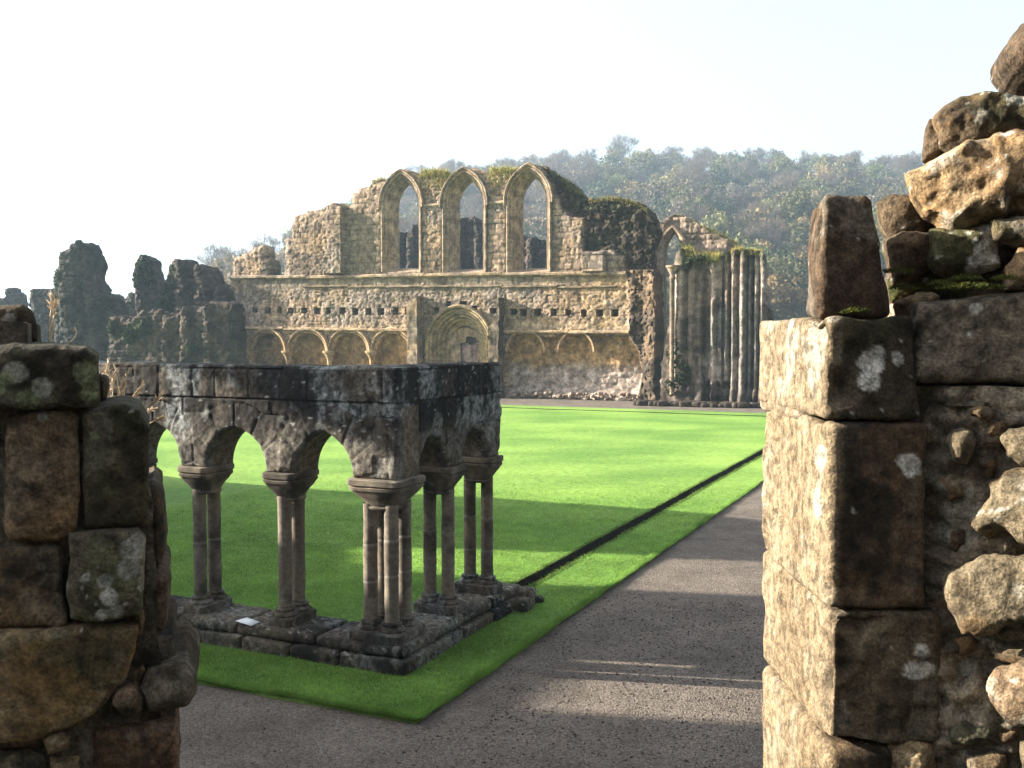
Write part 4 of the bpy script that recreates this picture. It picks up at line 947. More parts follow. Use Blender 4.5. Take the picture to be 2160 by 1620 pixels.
pxbar('string_course', [(640, 604), (735, 605), (1060, 604), (1300, 606)], .13, .12, 6, ashlar(161, (.2, .19, .14), (.38, .35, .26), dark=.6))
pxbar('string_course', [(497, 692), (600, 694), (870, 697)], .2, .2, 7, ashlar(162, (.4, .35, .25), (.54, .47, .34), dark=.25))
pxbar('string_course', [(1064, 699), (1200, 701), (1328, 701)], .2, .2, 8, ashlar(163, (.4, .35, .25), (.54, .47, .34), dark=.25))
# blind arcade
for i, (cu, h, vs, r) in enumerate(BA):
    d0 = -.1; prof = [(-.06, .3), (-.12, -.02), (-.1, -.12), (-.0, -.1), (.03, .05), (.02, .4)] if i >= 4 else [(-.16, .1), (-.2, -.08), (-.12, -.2), (-.03, -.16), (.0, -.02), (.06, -.08), (.13, -.04), (.17, .06), (.19, .2), (.17, .45)]
    V, F, c = archloft(PF, cu, vs - (.02 if i < 4 else -.1), vs, prof, r, h, 12, ashlar(170 + i, (.36, .29, .18), (.54, .44, .28), dark=.2), .02, 60 + i)
    if i >= 4:   # only the crown of the arch is left
        V = np.asarray(V)
    MB().add(V, F, c).build('blind_arch', 'facade_stone', ref, smooth=40)
for i in range(5):
    if i == 0: uc = BA[0][0] - BA[0][1] - .05
    elif i < 4: uc = (BA[i - 1][0] + BA[i - 1][1] + BA[i][0] - BA[i][1]) / 2
    else: uc = BA[3][0] + BA[3][1] + .12
    vs = BA[min(i, 3)][2]; O_ = PF.world([[uc, 0, .05]])[0]
    prof = [(.06, vs - 1.5), (.1, vs - 1.4), (.09, vs - 1.25), (.17, vs - .45), (.22, vs - .3), (.34, vs - .12), (.42, vs - .04), (.42, vs + .04), (.3, vs + .05)]
    V, F = lathe(prof, 14, (O_[0], O_[1], 0)); V = V + .05 * (np.stack([fbm(V, 3, 3, 5 + k) for k in range(3)], 1) - .5)
    MB().add(V, F, ashlar(180 + i, (.42, .34, .2), (.56, .46, .29), dark=.25)(V, 0, 0)).build('corbel', 'facade_stone', ref, smooth=40)
# great doorway: four orders stepping in
prof = [(-.18, .1), (-.22, -.2), (-.14, -.3), (-.04, -.26), (.0, -.1), (.05, -.14), (.12, -.1), (.16, .04), (.2, .02), (.27, .0), (.32, .08), (.34, .2), (.39, .16), (.46, .17), (.5, .26), (.53, .38), (.58, .35), (.65, .37), (.69, .46), (.72, .58), (.78, .6), (.95, .62), (.95, 1.1)]
V, F, c = archloft(PF, dc, -.2, dv, prof, dh * 1.0 if drise < dh else drise, dh, 18, ashlar(190, (.30, .27, .17), (.46, .41, .26), dark=.3), .02, 90)
MB().add(V, F, c).build('door_surround', 'facade_stone', ref, smooth=35)
# tympanum with the lower door opening: a pale slab left of it
ty = [(dc - dhi + .02, -.3)] + [tuple(p) for p in archpts(dc, -.3, dv, dhi, dhi, 10, False)] + [(dc + dhi - .02, -.3)]
hl = [(dc - .30, -1), (dc - .30, dv + .05), (dc + .02, dv + .08), (dc + .06, dv + .42), (dc + .62, dv + .36), (dc + .75, dv + .1), (dc + .72, -1)]
V, F, c = slab(ty, [hl], .06, .4, lambda u, v, s: .66 + .05 * (fbm(p3(u, v), 3, 3, 5) - .5), ashlar(195, (.36, .3, .22), (.47, .4, .3), dark=.3), PF, nd=3, ragged=.02)
V, F, c = V, F, c
MB().add(V + PF.W * 0.0, F, c).build('tympanum', 'facade_stone', ref, smooth=40)
tl = [(dc - .28, -.3), (dc - .28, dv + .02), (dc + .1, dv + .05), (dc + .1, dv - .05), (dc + .7, dv - .1), (dc + .7, -.3)]
V, F, c = slab(tl, [], .06, .25, lambda u, v, s: .85 + .05 * (fbm(p3(u, v * .2), 4, 3, 5) - .5), lambda P, u, v: mix((.33, .28, .27), (.45, .38, .36), sstep(.4, .6, fbm(p3(u, v * .15), 5, 3, 9))), PF, nd=3, ragged=.03)
MB().add(V, F, c).build('door_infill', 'facade_stone', ref, smooth=40)
# gabled buttress left of the doorway and its broken twin
def butt(name, x0, x1, ytop, yap, dep, s, cf, broken=False):
    ul, ur = U(x0, 700)[0], U(x1, 700)[0]; vt = U(x0, ytop)[1]; va = U(x1, yap)[1]; m = MB()
    pl = Plane(PF.world([[ul, 0, -dep]])[0], PF.U[:2], PF.W[:2]); w_ = ur - ul
    V, F, c = slab([(0, -.2), (0, vt), (w_ * .5, (vt + va) / 2 if not broken else vt + .3), (w_, va), (w_ + .02, -.2)], [], .07, dep + .1, lambda u, v, s_: .03 * (1 - sstep(0, .05, courses(u, v, (.3, .4), .5, s)[0])) + .08 * (fbm(p3(u, v), 2.5, 4, s) - .5) * (3 if broken else 1), cf, pl, nd=6, ragged=.1 if broken else .03, rs=s, sidenoise=.05)
    return m.add(V, F, c).build(name, 'facade_stone', ref, smooth=45)
butt('buttress', 873, 894, 642, 626, .85, 7, ashlar(200, (.2, .185, .15), (.36, .33, .27), dark=.6))
butt('buttress', 1041, 1062, 690, 622, .75, 8, ashlar(201, (.09, .085, .07), (.24, .22, .17), dark=.9, och=.1), True)
butt('buttress', 688, 728, 462, 462, .5, 9, ashlar(202, (.3, .28, .24), (.45, .41, .34), dark=.4)) if False else None
# footing rubble
m = MB(); rg = np.random.default_rng(12)
for k in range(200):
    x = rg.uniform(1075, 1345); u_ = U(x, 840)[0]; s = rg.uniform(.04, .15); C = PF.world([[u_, s * .3 + rg.uniform(0, .3), rg.uniform(-.25, .45)]])[0]
    c8 = np.array([[i, j, k_] for k_ in (-1, 1) for (i, j) in ((-1, -1), (1, -1), (1, 1), (-1, 1))]) * [s, s * .8, s * .6]; a = rg.uniform(0, 3); rot = np.array([[math.cos(a), -math.sin(a), 0], [math.sin(a), math.cos(a), 0], [0, 0, 1]])
    tn = rg.uniform(.8, 1.2)
    m.add(*hexblock(C + c8 @ rot.T, .06, .07, .03, k, lambda P, u, v: mix((.28, .25, .2), (.42, .38, .33), fbm(P, 3, 3, 4)) * tn, 4))
m.build('footing_rubble', 'facade_stone', ref, smooth=50)
# turf on the wall heads
def turf(name, pts, plane, par, s, n=900, hgt=(.12, .4), deep=(.05, 1.0), cols=((.36, .27, .09), (.20, .22, .06), (.12, .15, .04)), spread=.12):
    m = MB(); rg = np.random.default_rng(s); q = np.array(plane.uvs(pts)); seg = np.hypot(*(q[1:] - q[:-1]).T); cum = np.concatenate([[0], np.cumsum(seg)])
    t = rg.uniform(0, cum[-1], n); k = np.clip(np.searchsorted(cum, t) - 1, 0, len(seg) - 1); f = ((t - cum[k]) / seg[k])[:, None]
    b = q[k] * (1 - f) + q[k + 1] * f; w = rg.uniform(*deep, n); clump = fbm(p3(b[:, 0], w), 1.4, 3, s)
    L = np.column_stack([b[:, 0], b[:, 1] - .1 - spread * rg.uniform(-.6, 1.3, n), w]); P = plane.world(L)
    h = rg.uniform(*hgt, n) * (.4 + 1.2 * clump); d = rg.normal(size=(n, 3)) * .45; d[:, 2] = 1; d *= h[:, None]; sd_ = rg.normal(size=(n, 3)); sd_[:, 2] = 0; sd_ *= (.028 / np.linalg.norm(sd_, axis=1))[:, None]
    V = np.stack([P - sd_, P + sd_, P + d], 1).reshape(-1, 3); F = np.arange(3 * n).reshape(n, 3); ci = rg.choice(3, n, p=[.45, .35, .2]); c = np.repeat(np.array(cols)[ci] * rg.uniform(.7, 1.3, (n, 1)), 3, axis=0)
    return m.add(V, F, c).build(name, 'grass_blade', par, smooth=0)
turf('turf', [(782, 388), (801, 377)], PF, ref, 1, 500)
turf('turf', [(884, 371), (914, 370), (946, 376)], PF, ref, 2, 2600, spread=.55, deep=(-.05, .9))
turf('turf', [(1030, 366), (1060, 364), (1088, 366)], PF, ref, 3, 2600, spread=.55, deep=(-.05, .9))
turf('turf', [(1240, 419), (1282, 413), (1306, 416), (1340, 426), (1366, 440)], PF, ref, 4, 1100, (.08, .22), cols=((.30, .24, .09), (.16, .16, .05), (.08, .08, .03)))
turf('turf', [(679, 441), (733, 433)], PF, ref, 5, 700, (.08, .3), cols=((.14, .15, .05), (.2, .2, .07), (.06, .08, .03)))
turf('turf', [(1160, 360), (1192, 379), (1220, 402)], PF, ref, 6, 700, (.06, .2), cols=((.1, .1, .04), (.14, .13, .05), (.06, .08, .03)))

# ------------------------------------------------------------------ the ribbed wall to the right
PS = plane_at(at_Z(1500, 856, -.03), -20)
def rib(px): return PS.uv(px, 700)[0]
ribs = [(1434, .3, .4), (1458, .25, .3), (1475, .2, .25), (1503, .2, .4), (1518, .14, .22), (1531, .14, .22), (1546, .16, .3), (1566, .2, .4), (1580, .12, .2), (1594, .14, .25), (1608, .18, .35)]
rr = [(rib(p), a, b) for p, a, b in ribs]
top = [(1413, 590), (1418, 560), (1423, 540), (1432, 528), (1441, 522), (1452, 538), (1465, 541), (1517, 541), (1535, 530), (1551, 524), (1580, 527), (1607, 531), (1614, 545), (1614, 640), (1624, 655), (1626, 700), (1626, 862)]
ps = PS.uvs(top); ps = ps + [(ps[-1][0], -.2), (PS.uv(1392, 860)[0], -.2), (PS.uv(1392, 770)[0], PS.uv(1392, 770)[1]), (PS.uv(1408, 700)[0], PS.uv(1408, 690)[1])]
def rfront(u, v, sd):
    P = p3(u, v); w = .3 * (fbm(P, .6, 3, 5) - .5) + .10 * (fbm(P, 3, 3, 6) - .5) + .3
    for a, hw, d in rr:
        x = np.clip(np.abs(u - a) / hw, 0, 1); w = w - d * np.sqrt(1 - x * x) * (1 + .1 * (fbm(P * [0, 1, 1], 1.5, 3, 7) - .5)) * (.4 + .6 * sstep(.3, .4, fbm(p3(u * 0 + a, v), .5, 2, 17)))
    hb = PS.uv(1500, 575)[1]
    # pointed heads between the ribs
    for k in range(len(rr) - 1):
        if k in (0, 1, 3, 6): continue
        a, b = rr[k][0], rr[k + 1][0]
        w = w + .18 * sstep(.05, -.05, psdf(archpts((a + b) / 2, .8, hb + .3 * math.sin(k * 2), (b - a) / 2 - .1, (b - a) * .7, 8), u, v))
    j, r = courses(u, v, (.28, .38), .5, 41, .03); w = w + .03 * (1 - sstep(0, .05, j))
    rg_ = np.random.default_rng(3)
    for px in (1492, 1512, 1530):
        uu = rib(px); w = w + .5 * sstep(.05, -.05, psdf(archpts(uu, .15, .75, .2, .4, 6), u, v))
    base_ = sstep(1.2, .3, v + .5 * fbm(P, 1.2, 3, 9)); w = w - .9 * base_ * (fbm(P, 1.5, 3, 10))
    return w
def rcol(P, u, v):
    n = fbm(p3(u, v * .18), 1.8, 5, 91); n2 = fbm(p3(u, v * .3), .9, 4, 92); n3 = fbm(p3(u, v), 3, 4, 93)
    c = mix((.22, .19, .165), (.42, .37, .33), sstep(.38, .6, n)); c = mix(c, (.055, .052, .048), .75 * sstep(.5, .62, n2 * .6 + n3 * .4)); c = mix(c, (.28, .31, .31), .5 * sstep(.5, .62, fbm(p3(u, v * .3), 1.1, 3, 94)))
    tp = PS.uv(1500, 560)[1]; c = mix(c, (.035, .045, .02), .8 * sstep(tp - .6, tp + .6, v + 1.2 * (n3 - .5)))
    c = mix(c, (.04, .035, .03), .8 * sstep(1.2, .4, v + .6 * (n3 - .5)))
    return c
side = thing('ribbed_wall_ruin', 'tall ruined wall of dark vertical shafts with grassy top, right of the refectory front', 'ruin', PS.world([[rib(1510), 0, .5]])[0])
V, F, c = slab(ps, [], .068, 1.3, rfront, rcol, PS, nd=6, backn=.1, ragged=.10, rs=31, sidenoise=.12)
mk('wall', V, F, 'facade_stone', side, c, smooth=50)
# moulded capital and shaft that catch the sun
O_ = PS.world([[rib(1419), 0, -.12]])[0]; vt = PS.uv(1419, 582)[1]
V, F = lathe([(.12, .5), (.12, vt - .2), (.14, vt - .18), (.16, vt - .1), (.12, vt), (.16, vt + .15), (.26, vt + .3), (.28, vt + .36), (.34, vt + .4), (.34, vt + .5), (.2, vt + .52)], 16, (O_[0], O_[1], 0)); V = V + .05 * (np.stack([fbm(V, 3, 3, 5 + k) for k in range(3)], 1) - .5)
MB().add(V, F, ashlar(210, (.2, .19, .17), (.4, .38, .33), dark=.6)(V, 0, 0)).build('clustered_shaft', 'facade_stone', side, smooth=50)
turf('turf', [(1441, 523), (1465, 541), (1517, 541)], PS, side, 7, 1300, (.12, .45), spread=.2)
turf('turf', [(1540, 528), (1551, 524), (1607, 531)], PS, side, 8, 900, (.1, .28))
def ivy(name, par, plane, blobs, s, n=500, col=((.03, .05, .02), (.07, .10, .035)), size=.09, thick=.25, w0=-.1):
    m = MB(); rg = np.random.default_rng(s)
    for (px, py, rx, ry) in blobs:
        cu_, cv_ = plane.uv(px, py); rx, ry = rx * .024, ry * .024; k = int(n * max(.2, rx * ry))
        a = rg.uniform(0, 6.283, k); r_ = np.sqrt(rg.uniform(0, 1, k)); u = cu_ + rx * r_ * np.cos(a); v = cv_ + ry * r_ * np.sin(a); w = w0 - thick * (1 - r_) * rg.uniform(.2, 1, k)
        P = plane.world(np.column_stack([u, v, w])); d1 = rg.normal(size=(k, 3)); d1 *= (size / np.linalg.norm(d1, axis=1))[:, None]; d2 = rg.normal(size=(k, 3)); d2 *= (size / np.linalg.norm(d2, axis=1))[:, None]
        V = np.stack([P - d1, P + d2, P + d1, P - d2], 1).reshape(-1, 3); c = np.repeat(mix(col[0], col[1], rg.uniform(0, 1, k)), 4, axis=0); m.add(V, np.arange(4 * k).reshape(k, 4), c)
    return m.build(name, 'foliage', par, smooth=0)
ivy('ivy', side, PS, [(1425, 745, 16, 30), (1435, 790, 20, 30), (1418, 810, 14, 24), (1470, 546, 20, 6), (1450, 556, 10, 9)], 3, 420, col=((.02, .032, .015), (.045, .06, .025)))
ivy('ivy', ref, PF, [(700, 436, 12, 8), (1255, 436, 26, 10), (1300, 440, 30, 10), (1200, 395, 12, 10)], 4, 300, w0=.2, thick=.35, col=((.025, .03, .015), (.07, .08, .03)))
# lower rubble in front of it
m = MB(); rg = np.random.default_rng(22)
for k in range(150):
    u_ = rib(rg.uniform(1355, 1610)); s = rg.uniform(.06, .28); C = PS.world([[u_, s * .3, rg.uniform(-1.1, -.2)]])[0]
    c8 = np.array([[i, j, k_] for k_ in (-1, 1) for (i, j) in ((-1, -1), (1, -1), (1, 1), (-1, 1))]) * [s, s * .8, s * .55]
    m.add(*hexblock(C + c8, .08, .1, .04, k, lambda P, u, v: mix((.03, .03, .025), (.10, .09, .075), fbm(P, 3, 3, 4)), 4))
m.build('footing_rubble', 'facade_stone', side, smooth=50)
# ------------------------------------------------------------------ the gable behind it with a pointed arch
PG = plane_at(at_Y(1450, 700, 54.0) * [1, 1, 0], -20)
top = [(1380, 500), (1388, 476), (1400, 466), (1408, 457), (1428, 453), (1450, 458), (1470, 470), (1500, 488), (1530, 503), (1558, 515), (1590, 535)]
ps = PG.uvs(top); ps += [(ps[-1][0], 0), (ps[0][0], 0)]
ga = PG.uv(1419, 484); gs = PG.uv(1419, 535)[1]; gh = (PG.uv(1442, 540)[0] - PG.uv(1396, 540)[0]) / 2
gab = thing('gable_ruin', 'grey broken gable with one pointed arch rising behind the ribbed wall', 'ruin', PG.world([[ga[0], 0, .4]])[0])
V, F, c = slab(ps, [archpts(ga[0], .3, gs, gh, ga[1] - gs, 12)], .08, .9, lambda u, v, s: .06 * (1 - sstep(0, .06, courses(u, v, (.25, .35), .4, 51, .05)[0])) + .3 * (fbm(p3(u, v), 1.5, 4, 52) - .5), lambda P, u, v: mix((.24, .22, .18), (.42, .38, .32), sstep(.35, .65, fbm(p3(u, v), 1.5, 5, 53))), PG, nd=5, ragged=.10, rs=41, sidenoise=.1)
mk('wall', V, F, 'facade_stone', gab, c, smooth=50)
V, F, c = archloft(PG, ga[0], .3, gs, [(-.22, .05), (-.24, -.12), (-.12, -.14), (.0, -.04), (.1, .1), (.12, .5), (.1, .95)], ga[1] - gs, gh, 14, ashlar(220, (.36, .34, .28), (.5, .47, .38), dark=.3), .02, 5)
MB().add(V, F, c).build('arch_moulding', 'facade_stone', gab, smooth=40)
turf('turf', [(1400, 466), (1428, 454), (1470, 470)], PG, gab, 9, 500, (.1, .3)); turf('turf', [(1480, 478), (1558, 515)], PG, gab, 10, 800, (.08, .3))
# ------------------------------------------------------------------ ruins on the left, in perspective behind
def ruin(name, label, pts, Y, deg, s, th=1.6, cols=((.075, .065, .055), (.2, .17, .15)), res=.085, rag=.12, amp=.28, vertical=.5, ribs=(), holes=(), dark=.5, leafy=(), rust=0.0, green=.4):
    cx = sum(p[0] for p in pts) / len(pts); pl = plane_at(at_Y(cx, 700, Y) * [1, 1, 0], deg); q = pl.uvs(pts); q = q + [(q[-1][0], -.1), (q[0][0], -.1)]; hh = [pl.uvs(h) for h in holes]
    rb = [(pl.uv(p, 700)[0], w_, d) for p, w_, d in ribs]
    def fr(u, v, sd):
        f1, e, r_ = worley(u, v, .45, .32, s); P = p3(u, v); w = amp * (fbm(P, .5, 4, s) - .5) + .5 * amp * (fbm(P, 2, 4, s + 1) - .5) + .12 * (r_ - .5) + .08 * (e < .1)
        for a, hw, d in rb: w = w - d * np.sqrt(np.clip(1 - ((u - a) / hw) ** 2, 0, 1))
        j, rj = courses(u, v, (.28, .42), .6, s, .06); w = w + .07 * (1 - sstep(0, .07, j)) + .14 * (rj - .5); e = np.clip(-sd / .5, 0, 1); return w + .2 * (1 - np.sqrt(1 - (1 - e) ** 2))
    def cf(P, u, v):
        f1, e, r_ = worley(u, v, .45, .32, s); n = fbm(p3(u, v * vertical), .9, 5, s + 2); n2 = fbm(p3(u, v), 2.5, 4, s + 3)
        c = mix(*cols, sstep(.35, .65, n * .5 + r_ * .2 + n2 * .3)); c = mix(c, (.02, .022, .016), dark * sstep(.46, .6, fbm(p3(u, v), .45, 4, s + 4))); c = mix(c, (.03, .045, .02), green * sstep(.45, .56, fbm(p3(u, v), .8, 4, s + 6)))
        if rust: c = mix(c, (.26, .16, .13), rust * sstep(.45, .6, fbm(p3(u, v * .12), .9, 4, s + 5)))
        return c
    o = thing(name, label, 'ruin', pl.world([[sum(a for a, b in q[:-2]) / (len(q) - 2), 0, th / 2]])[0])
    V, F, c = slab(q, hh, res, th, fr, cf, pl, nd=6, backn=.3, ragged=rag, rs=s, sidenoise=.25); mk('wall', V, F, 'far_stone', o, c, smooth=55)
    if leafy: ivy('ivy', o, pl, leafy, s, 620, size=.14, thick=.55, w0=0, col=((.018, .028, .012), (.05, .065, .028)))
    return o, pl
ruin('ruined_wall_with_pier', 'dark ruined wall with one broad tall ivy-topped stub, leftmost of the pinnacled ruins', [(108, 700), (109, 640), (111, 583), (121, 559), (123, 539), (131, 532), (148, 527), (151, 517), (168, 512), (178, 511), (188, 529), (197, 551), (195, 579), (202, 606), (209, 618), (230, 628), (239, 653), (249, 667), (272, 672), (300, 668), (345, 660), (350, 700)], 62, -8, 501,
     leafy=[(150, 560, 26, 34), (160, 535, 18, 20), (185, 560, 12, 30), (130, 590, 20, 34), (168, 514, 8, 6), (140, 630, 26, 26), (220, 640, 20, 20), (260, 680, 22, 14), (180, 600, 16, 30)], ribs=[(200, .6, .5), (155, .9, .5)])
ruin('ruined_wall', 'low pale broken wall seen between the broad stub and the slim pinnacle', [(215, 700), (217, 622), (232, 618), (240, 630), (262, 628), (270, 618), (282, 622), (292, 640), (300, 700)], 74, -5, 511, cols=((.14, .13, .11), (.3, .27, .23)), dark=.2)
ruin('ruined_pier', 'slim dark ivy-topped pinnacle standing alone between two gaps in the ruins', [(285, 700), (285, 660), (280, 590), (279, 571), (284, 556), (290, 541), (304, 537), (317, 547), (323, 571), (330, 591), (332, 620), (334, 700)], 66, 0, 521, th=2.0, leafy=[(302, 560, 18, 22), (292, 590, 14, 26), (315, 585, 14, 26), (303, 545, 10, 8)], cols=((.09, .08, .07), (.24, .2, .17)))
ruin('ruined_pier', 'dark stepped ruin rising to two uneven peaks beside the refectory front', [(330, 700), (331, 640), (333, 605), (345, 598), (346, 588), (353, 564), (362, 549), (374, 545), (382, 547), (394, 566), (399, 580), (404, 584), (405, 571), (408, 561), (417, 557), (424, 561), (437, 578), (444, 598), (460, 603), (476, 606), (486, 613), (494, 640), (494, 700)], 61, -12, 531, th=2.0, ribs=[(392, .7, .6), (432, .7, .6), (466, .5, .5)], rust=.3, leafy=[(372, 568, 18, 18), (355, 620, 22, 26), (370, 600, 18, 20), (345, 640, 16, 18), (420, 580, 12, 16), (434, 600, 14, 16)], cols=((.09, .075, .065), (.26, .2, .17)), green=.2)
ruin('ruined_wall', 'brown streaked low wall running in front of the pinnacled ruins behind the left coping', [(222, 760), (226, 668), (240, 662), (262, 674), (276, 672), (290, 660), (312, 655), (330, 656), (352, 670), (372, 660), (392, 648), (410, 652), (440, 640), (470, 636), (490, 640), (500, 760)], 57, -14, 541, th=1.2, ribs=[(352, .3, .18), (392, .35, .25), (440, .3, .18)], rust=.35, leafy=[(300, 690, 30, 22), (275, 705, 26, 22), (240, 690, 16, 16), (405, 735, 12, 10)], cols=((.08, .065, .055), (.2, .155, .125)), green=.2)
ruin('ruined_wall', 'square topped pale grey wall block far left against the white sky', [(58, 760), (58, 611), (72, 608), (95, 609), (118, 611), (120, 760)], 70, 0, 551, th=2.0, cols=((.16, .155, .14), (.28, .27, .25)), rag=.08, dark=.25)
ruin('ruined_wall', 'small stepped grey wall fragment at the far left edge above the left wall', [(-40, 760), (-40, 630), (8, 628), (9, 608), (26, 607), (29, 618), (36, 620), (41, 632), (44, 760)], 80, 0, 561, th=1.5, cols=((.14, .135, .125), (.24, .23, .22)), rag=.12, dark=.2)
# far end of the refectory, seen through the windows
ruin('rear_wall_ruin', 'dark ruined wall seen through the three tall windows of the refectory front', [(806, 700), (806, 500), (826, 492), (846, 490), (868, 492), (872, 474), (900, 470), (930, 480), (955, 478), (960, 466), (982, 459), (1003, 461), (1012, 480), (1060, 500), (1098, 496), (1108, 505), (1125, 502), (1142, 507), (1157, 520), (1200, 560), (1210, 700)], 78, -20, 571, th=1.4,
     holes=[[(984, 700), (984, 590), (987, 555), (992, 535), (998, 555), (1003, 590), (1003, 700)]], ribs=[(845, .4, .4), (868, .4, .4), (972, .45, .5), (1010, .4, .4), (1120, .4, .3)], rust=.35, cols=((.055, .05, .045), (.17, .145, .125)), green=.15)
# ------------------------------------------------------------------ the ruined range outside the frame on the left that shades the cloister
SUN_AZ = 9.0; SUN_EL = 20.0
sx_, sy_ = -math.cos(R(SUN_AZ)), math.sin(R(SUN_AZ)); tanE = math.tan(R(SUN_EL))
QR = np.array([-17.0, 24.0]); DR = -AX[:2]                      # runs towards the viewer
def shade(P):
    """where on the range's line (t metres towards the viewer, height) the sun ray to P passes"""
    M = np.array([[DR[0], -sx_], [DR[1], -sy_]]); t, s = np.linalg.solve(M, np.array([P[0], P[1]]) - QR); return t, P[2] + s * tanE
def sg(px, py): return shade(at_Z(px, py, 0))
# ------------------------------------------------------------------ shadow-casting range
PQ = Plane((QR[0], QR[1]), DR, (-AX[1] * -1, -AX[0])); PQ.W = np.array([-AX[1], AX[0], 0.0])
prof = [(-2, -.1), (-2, 2.2), (-.8, 3.0), (.0, 4.0), (.72, 4.95), (1.1, 6.3), (2.27, 7.9), (3.1, 8.5), (4.0, 9.9), (5.85, 10.0), (6.0, 6.0), (7.2, 6.2), (8.2, 7.2), (8.4, 9.9), (9.2, 11.2), (12.7, 11.5), (13.6, 10.5), (20, 10.3), (34, 10.2), (34, -.1)]
wn = [[(10.5, 7.9), (12.85, 7.9), (12.85, 9.5), (12.2, 9.8), (11.5, 9.7), (10.5, 9.2)]]
rang = thing('ruined_range', 'tall ruined range along the left side of the cloister lawn, shading it', 'ruin', (QR[0] + DR[0] * 15, QR[1] + DR[1] * 15, 0))
V, F, c = slab(prof, wn, .16, 1.0, lambda u, v, s: .05 * (1 - sstep(0, .06, courses(u, v, (.3, .4), .6, 3, .05)[0])) + .1 * (fbm(p3(u, v), 2, 3, 4) - .5), lambda P, u, v: mix((.16, .14, .11), (.34, .3, .24), sstep(.35, .65, fbm(P, 1.2, 5, 53))), PQ, nd=3, ragged=.10, rs=61)
mk('wall', V, F, 'facade_stone', rang, c, smooth=50)

# unseen range added to block skylight: wall on both sides of the gap, rear wall behind
nr = thing('sky_blocking_range', 'unseen ruined range added around the viewpoint, its walls blocking skylight', 'ruin', (0, -3, 0))
for (P0, u1, hh, sd_) in [((-26, 2.45), 24.4, 3.0, 1), ((2.3, 3.05), 22, 8.0, 2), ((-26, -8), 52, 8.5, 3)]:
    pl = Plane(P0, (1, 0), (0, 1)); q = [(0, 0), (0, hh)] + [(x, hh + rg.uniform(-.5, .4) * (hh / 8) ** 1.5) for x in np.arange(1.5, u1 - 1, 1.5)] + [(u1, hh - (1.5 if hh > 5 else .1)), (u1, 0)]
    V, F, c = slab(q, [], .11 if sd_ < 3 else .25, .75, lambda u, v, s: .10 * (fbm(p3(u, v), 1.5, 4, 4) - .5) + .05 * (1 - sstep(0, .06, courses(u, v, (.3, .4), .6, 3, .05)[0])), lambda P, u, v: mix(mix((.08, .065, .05), (.24, .2, .155), sstep(.35, .65, fbm(P, 1.2, 5, 53))), (.03, .028, .022), .8 * (1 - sstep(.01, .05, courses(u, v, (.3, .4), .6, 3, .05)[0]))), pl, nd=3, ragged=.15, rs=61 + sd_)
    mk('wall', V, F, 'facade_stone', nr, c, smooth=50)

# ------------------------------------------------------------------ hills
def interp(x, xs, ys): return np.interp(x, xs, ys)
RX = np.array([-400, -170, -150, -120, -94, -60, -36, 10, 40, 80, 150, 260, 500]); RZ = np.array([2, 8, 13, 20, 32, 46, 59, 64, 66, 65, 64, 67, 69])
def hillz(X, Y):
    r = interp(X * 380 / np.maximum(Y, 150), RX, RZ); t = np.clip((Y - 125) / (385 - 125), 0, 1); s = t ** 1.15 * (1 - .0 * t)
    back = np.clip((Y - 385) / 300, 0, 1)
    return -.5 + r * (s * (1 - .25 * back)) + 2.2 * (fbm(np.stack([X, Y, X * 0], -1), .02, 4, 5) - .5) * np.clip((Y - 120) / 60, 0, 1) * 2 * np.clip(r / 40, .1, 1)
X, Y = np.meshgrid(np.linspace(-330, 330, 150), np.linspace(118, 700, 110), indexing='ij')
V = np.stack([X, Y, hillz(X, Y)], -1).reshape(-1, 3); I = np.arange(X.size).reshape(X.shape)
mk('hill', V, np.stack([I[:-1, :-1], I[1:, :-1], I[1:, 1:], I[:-1, 1:]], -1).reshape(-1, 4), 'meadow', smooth=180, kind='structure')
X, Y = np.meshgrid(np.linspace(-640, 80, 120), np.linspace(800, 1300, 50), indexing='ij')
zz = interp(X, [-640, -470, -400, -370, -340, -300, -200, 80], [0, 5, 40, 58, 63, 62, 66, 90]) * np.clip((Y - 800) / 200, 0, 1) + 5 * (fbm(np.stack([X, Y, X * 0], -1), .03, 5, 8) - .5)
V = np.stack([X, Y, zz - 2], -1).reshape(-1, 3); I = np.arange(X.size).reshape(X.shape)
mk('far_hill', V, np.stack([I[:-1, :-1], I[1:, :-1], I[1:, 1:], I[:-1, 1:]], -1).reshape(-1, 4), 'meadow', smooth=180, kind='structure')

# ------------------------------------------------------------------ trees
def branches(s, H, depth, spread=.55, r0=.22, lean=0):
    """bare limbs: list of tubes; returns V,F and twig tips"""
    rg = np.random.default_rng(s); m = MB(); tips = []
    def grow(p, d, L, r, lv):
        n = 4; pts = [p]; q = p.copy(); dd = d.copy()
        for k in range(n):
            dd = dd + rg.normal(size=3) * .10 + np.array([0, 0, .03]); dd /= np.linalg.norm(dd); q = q + dd * L / n; pts.append(q.copy())
        V, F = tube(pts, np.linspace(r, r * .55, n + 1), 5 if lv < 2 else 3); m.add(V, F, (.085, .07, .058))
        if lv >= depth: tips.append((q, dd)); return
        kids = 4 if lv == 0 else 3
        for c in range(kids):
            j = rg.integers(2, n + 1) if lv else rg.integers(2, n + 1); b = np.array(pts[j]); a = rg.uniform(0, 6.283); ax = np.cross(dd, [math.cos(a), math.sin(a), .1]); ax /= np.linalg.norm(ax)
            nd_ = dd + ax * rg.uniform(.5, 1.0) * (spread / .55) + np.array([0, 0, .25]); nd_ /= np.linalg.norm(nd_)
            grow(b, nd_, L * rg.uniform(.6, .8), r * .52, lv + 1)
    grow(np.zeros(3), np.array([lean, 0, 1.0]), H * .36, r0, 0)
    return m, tips
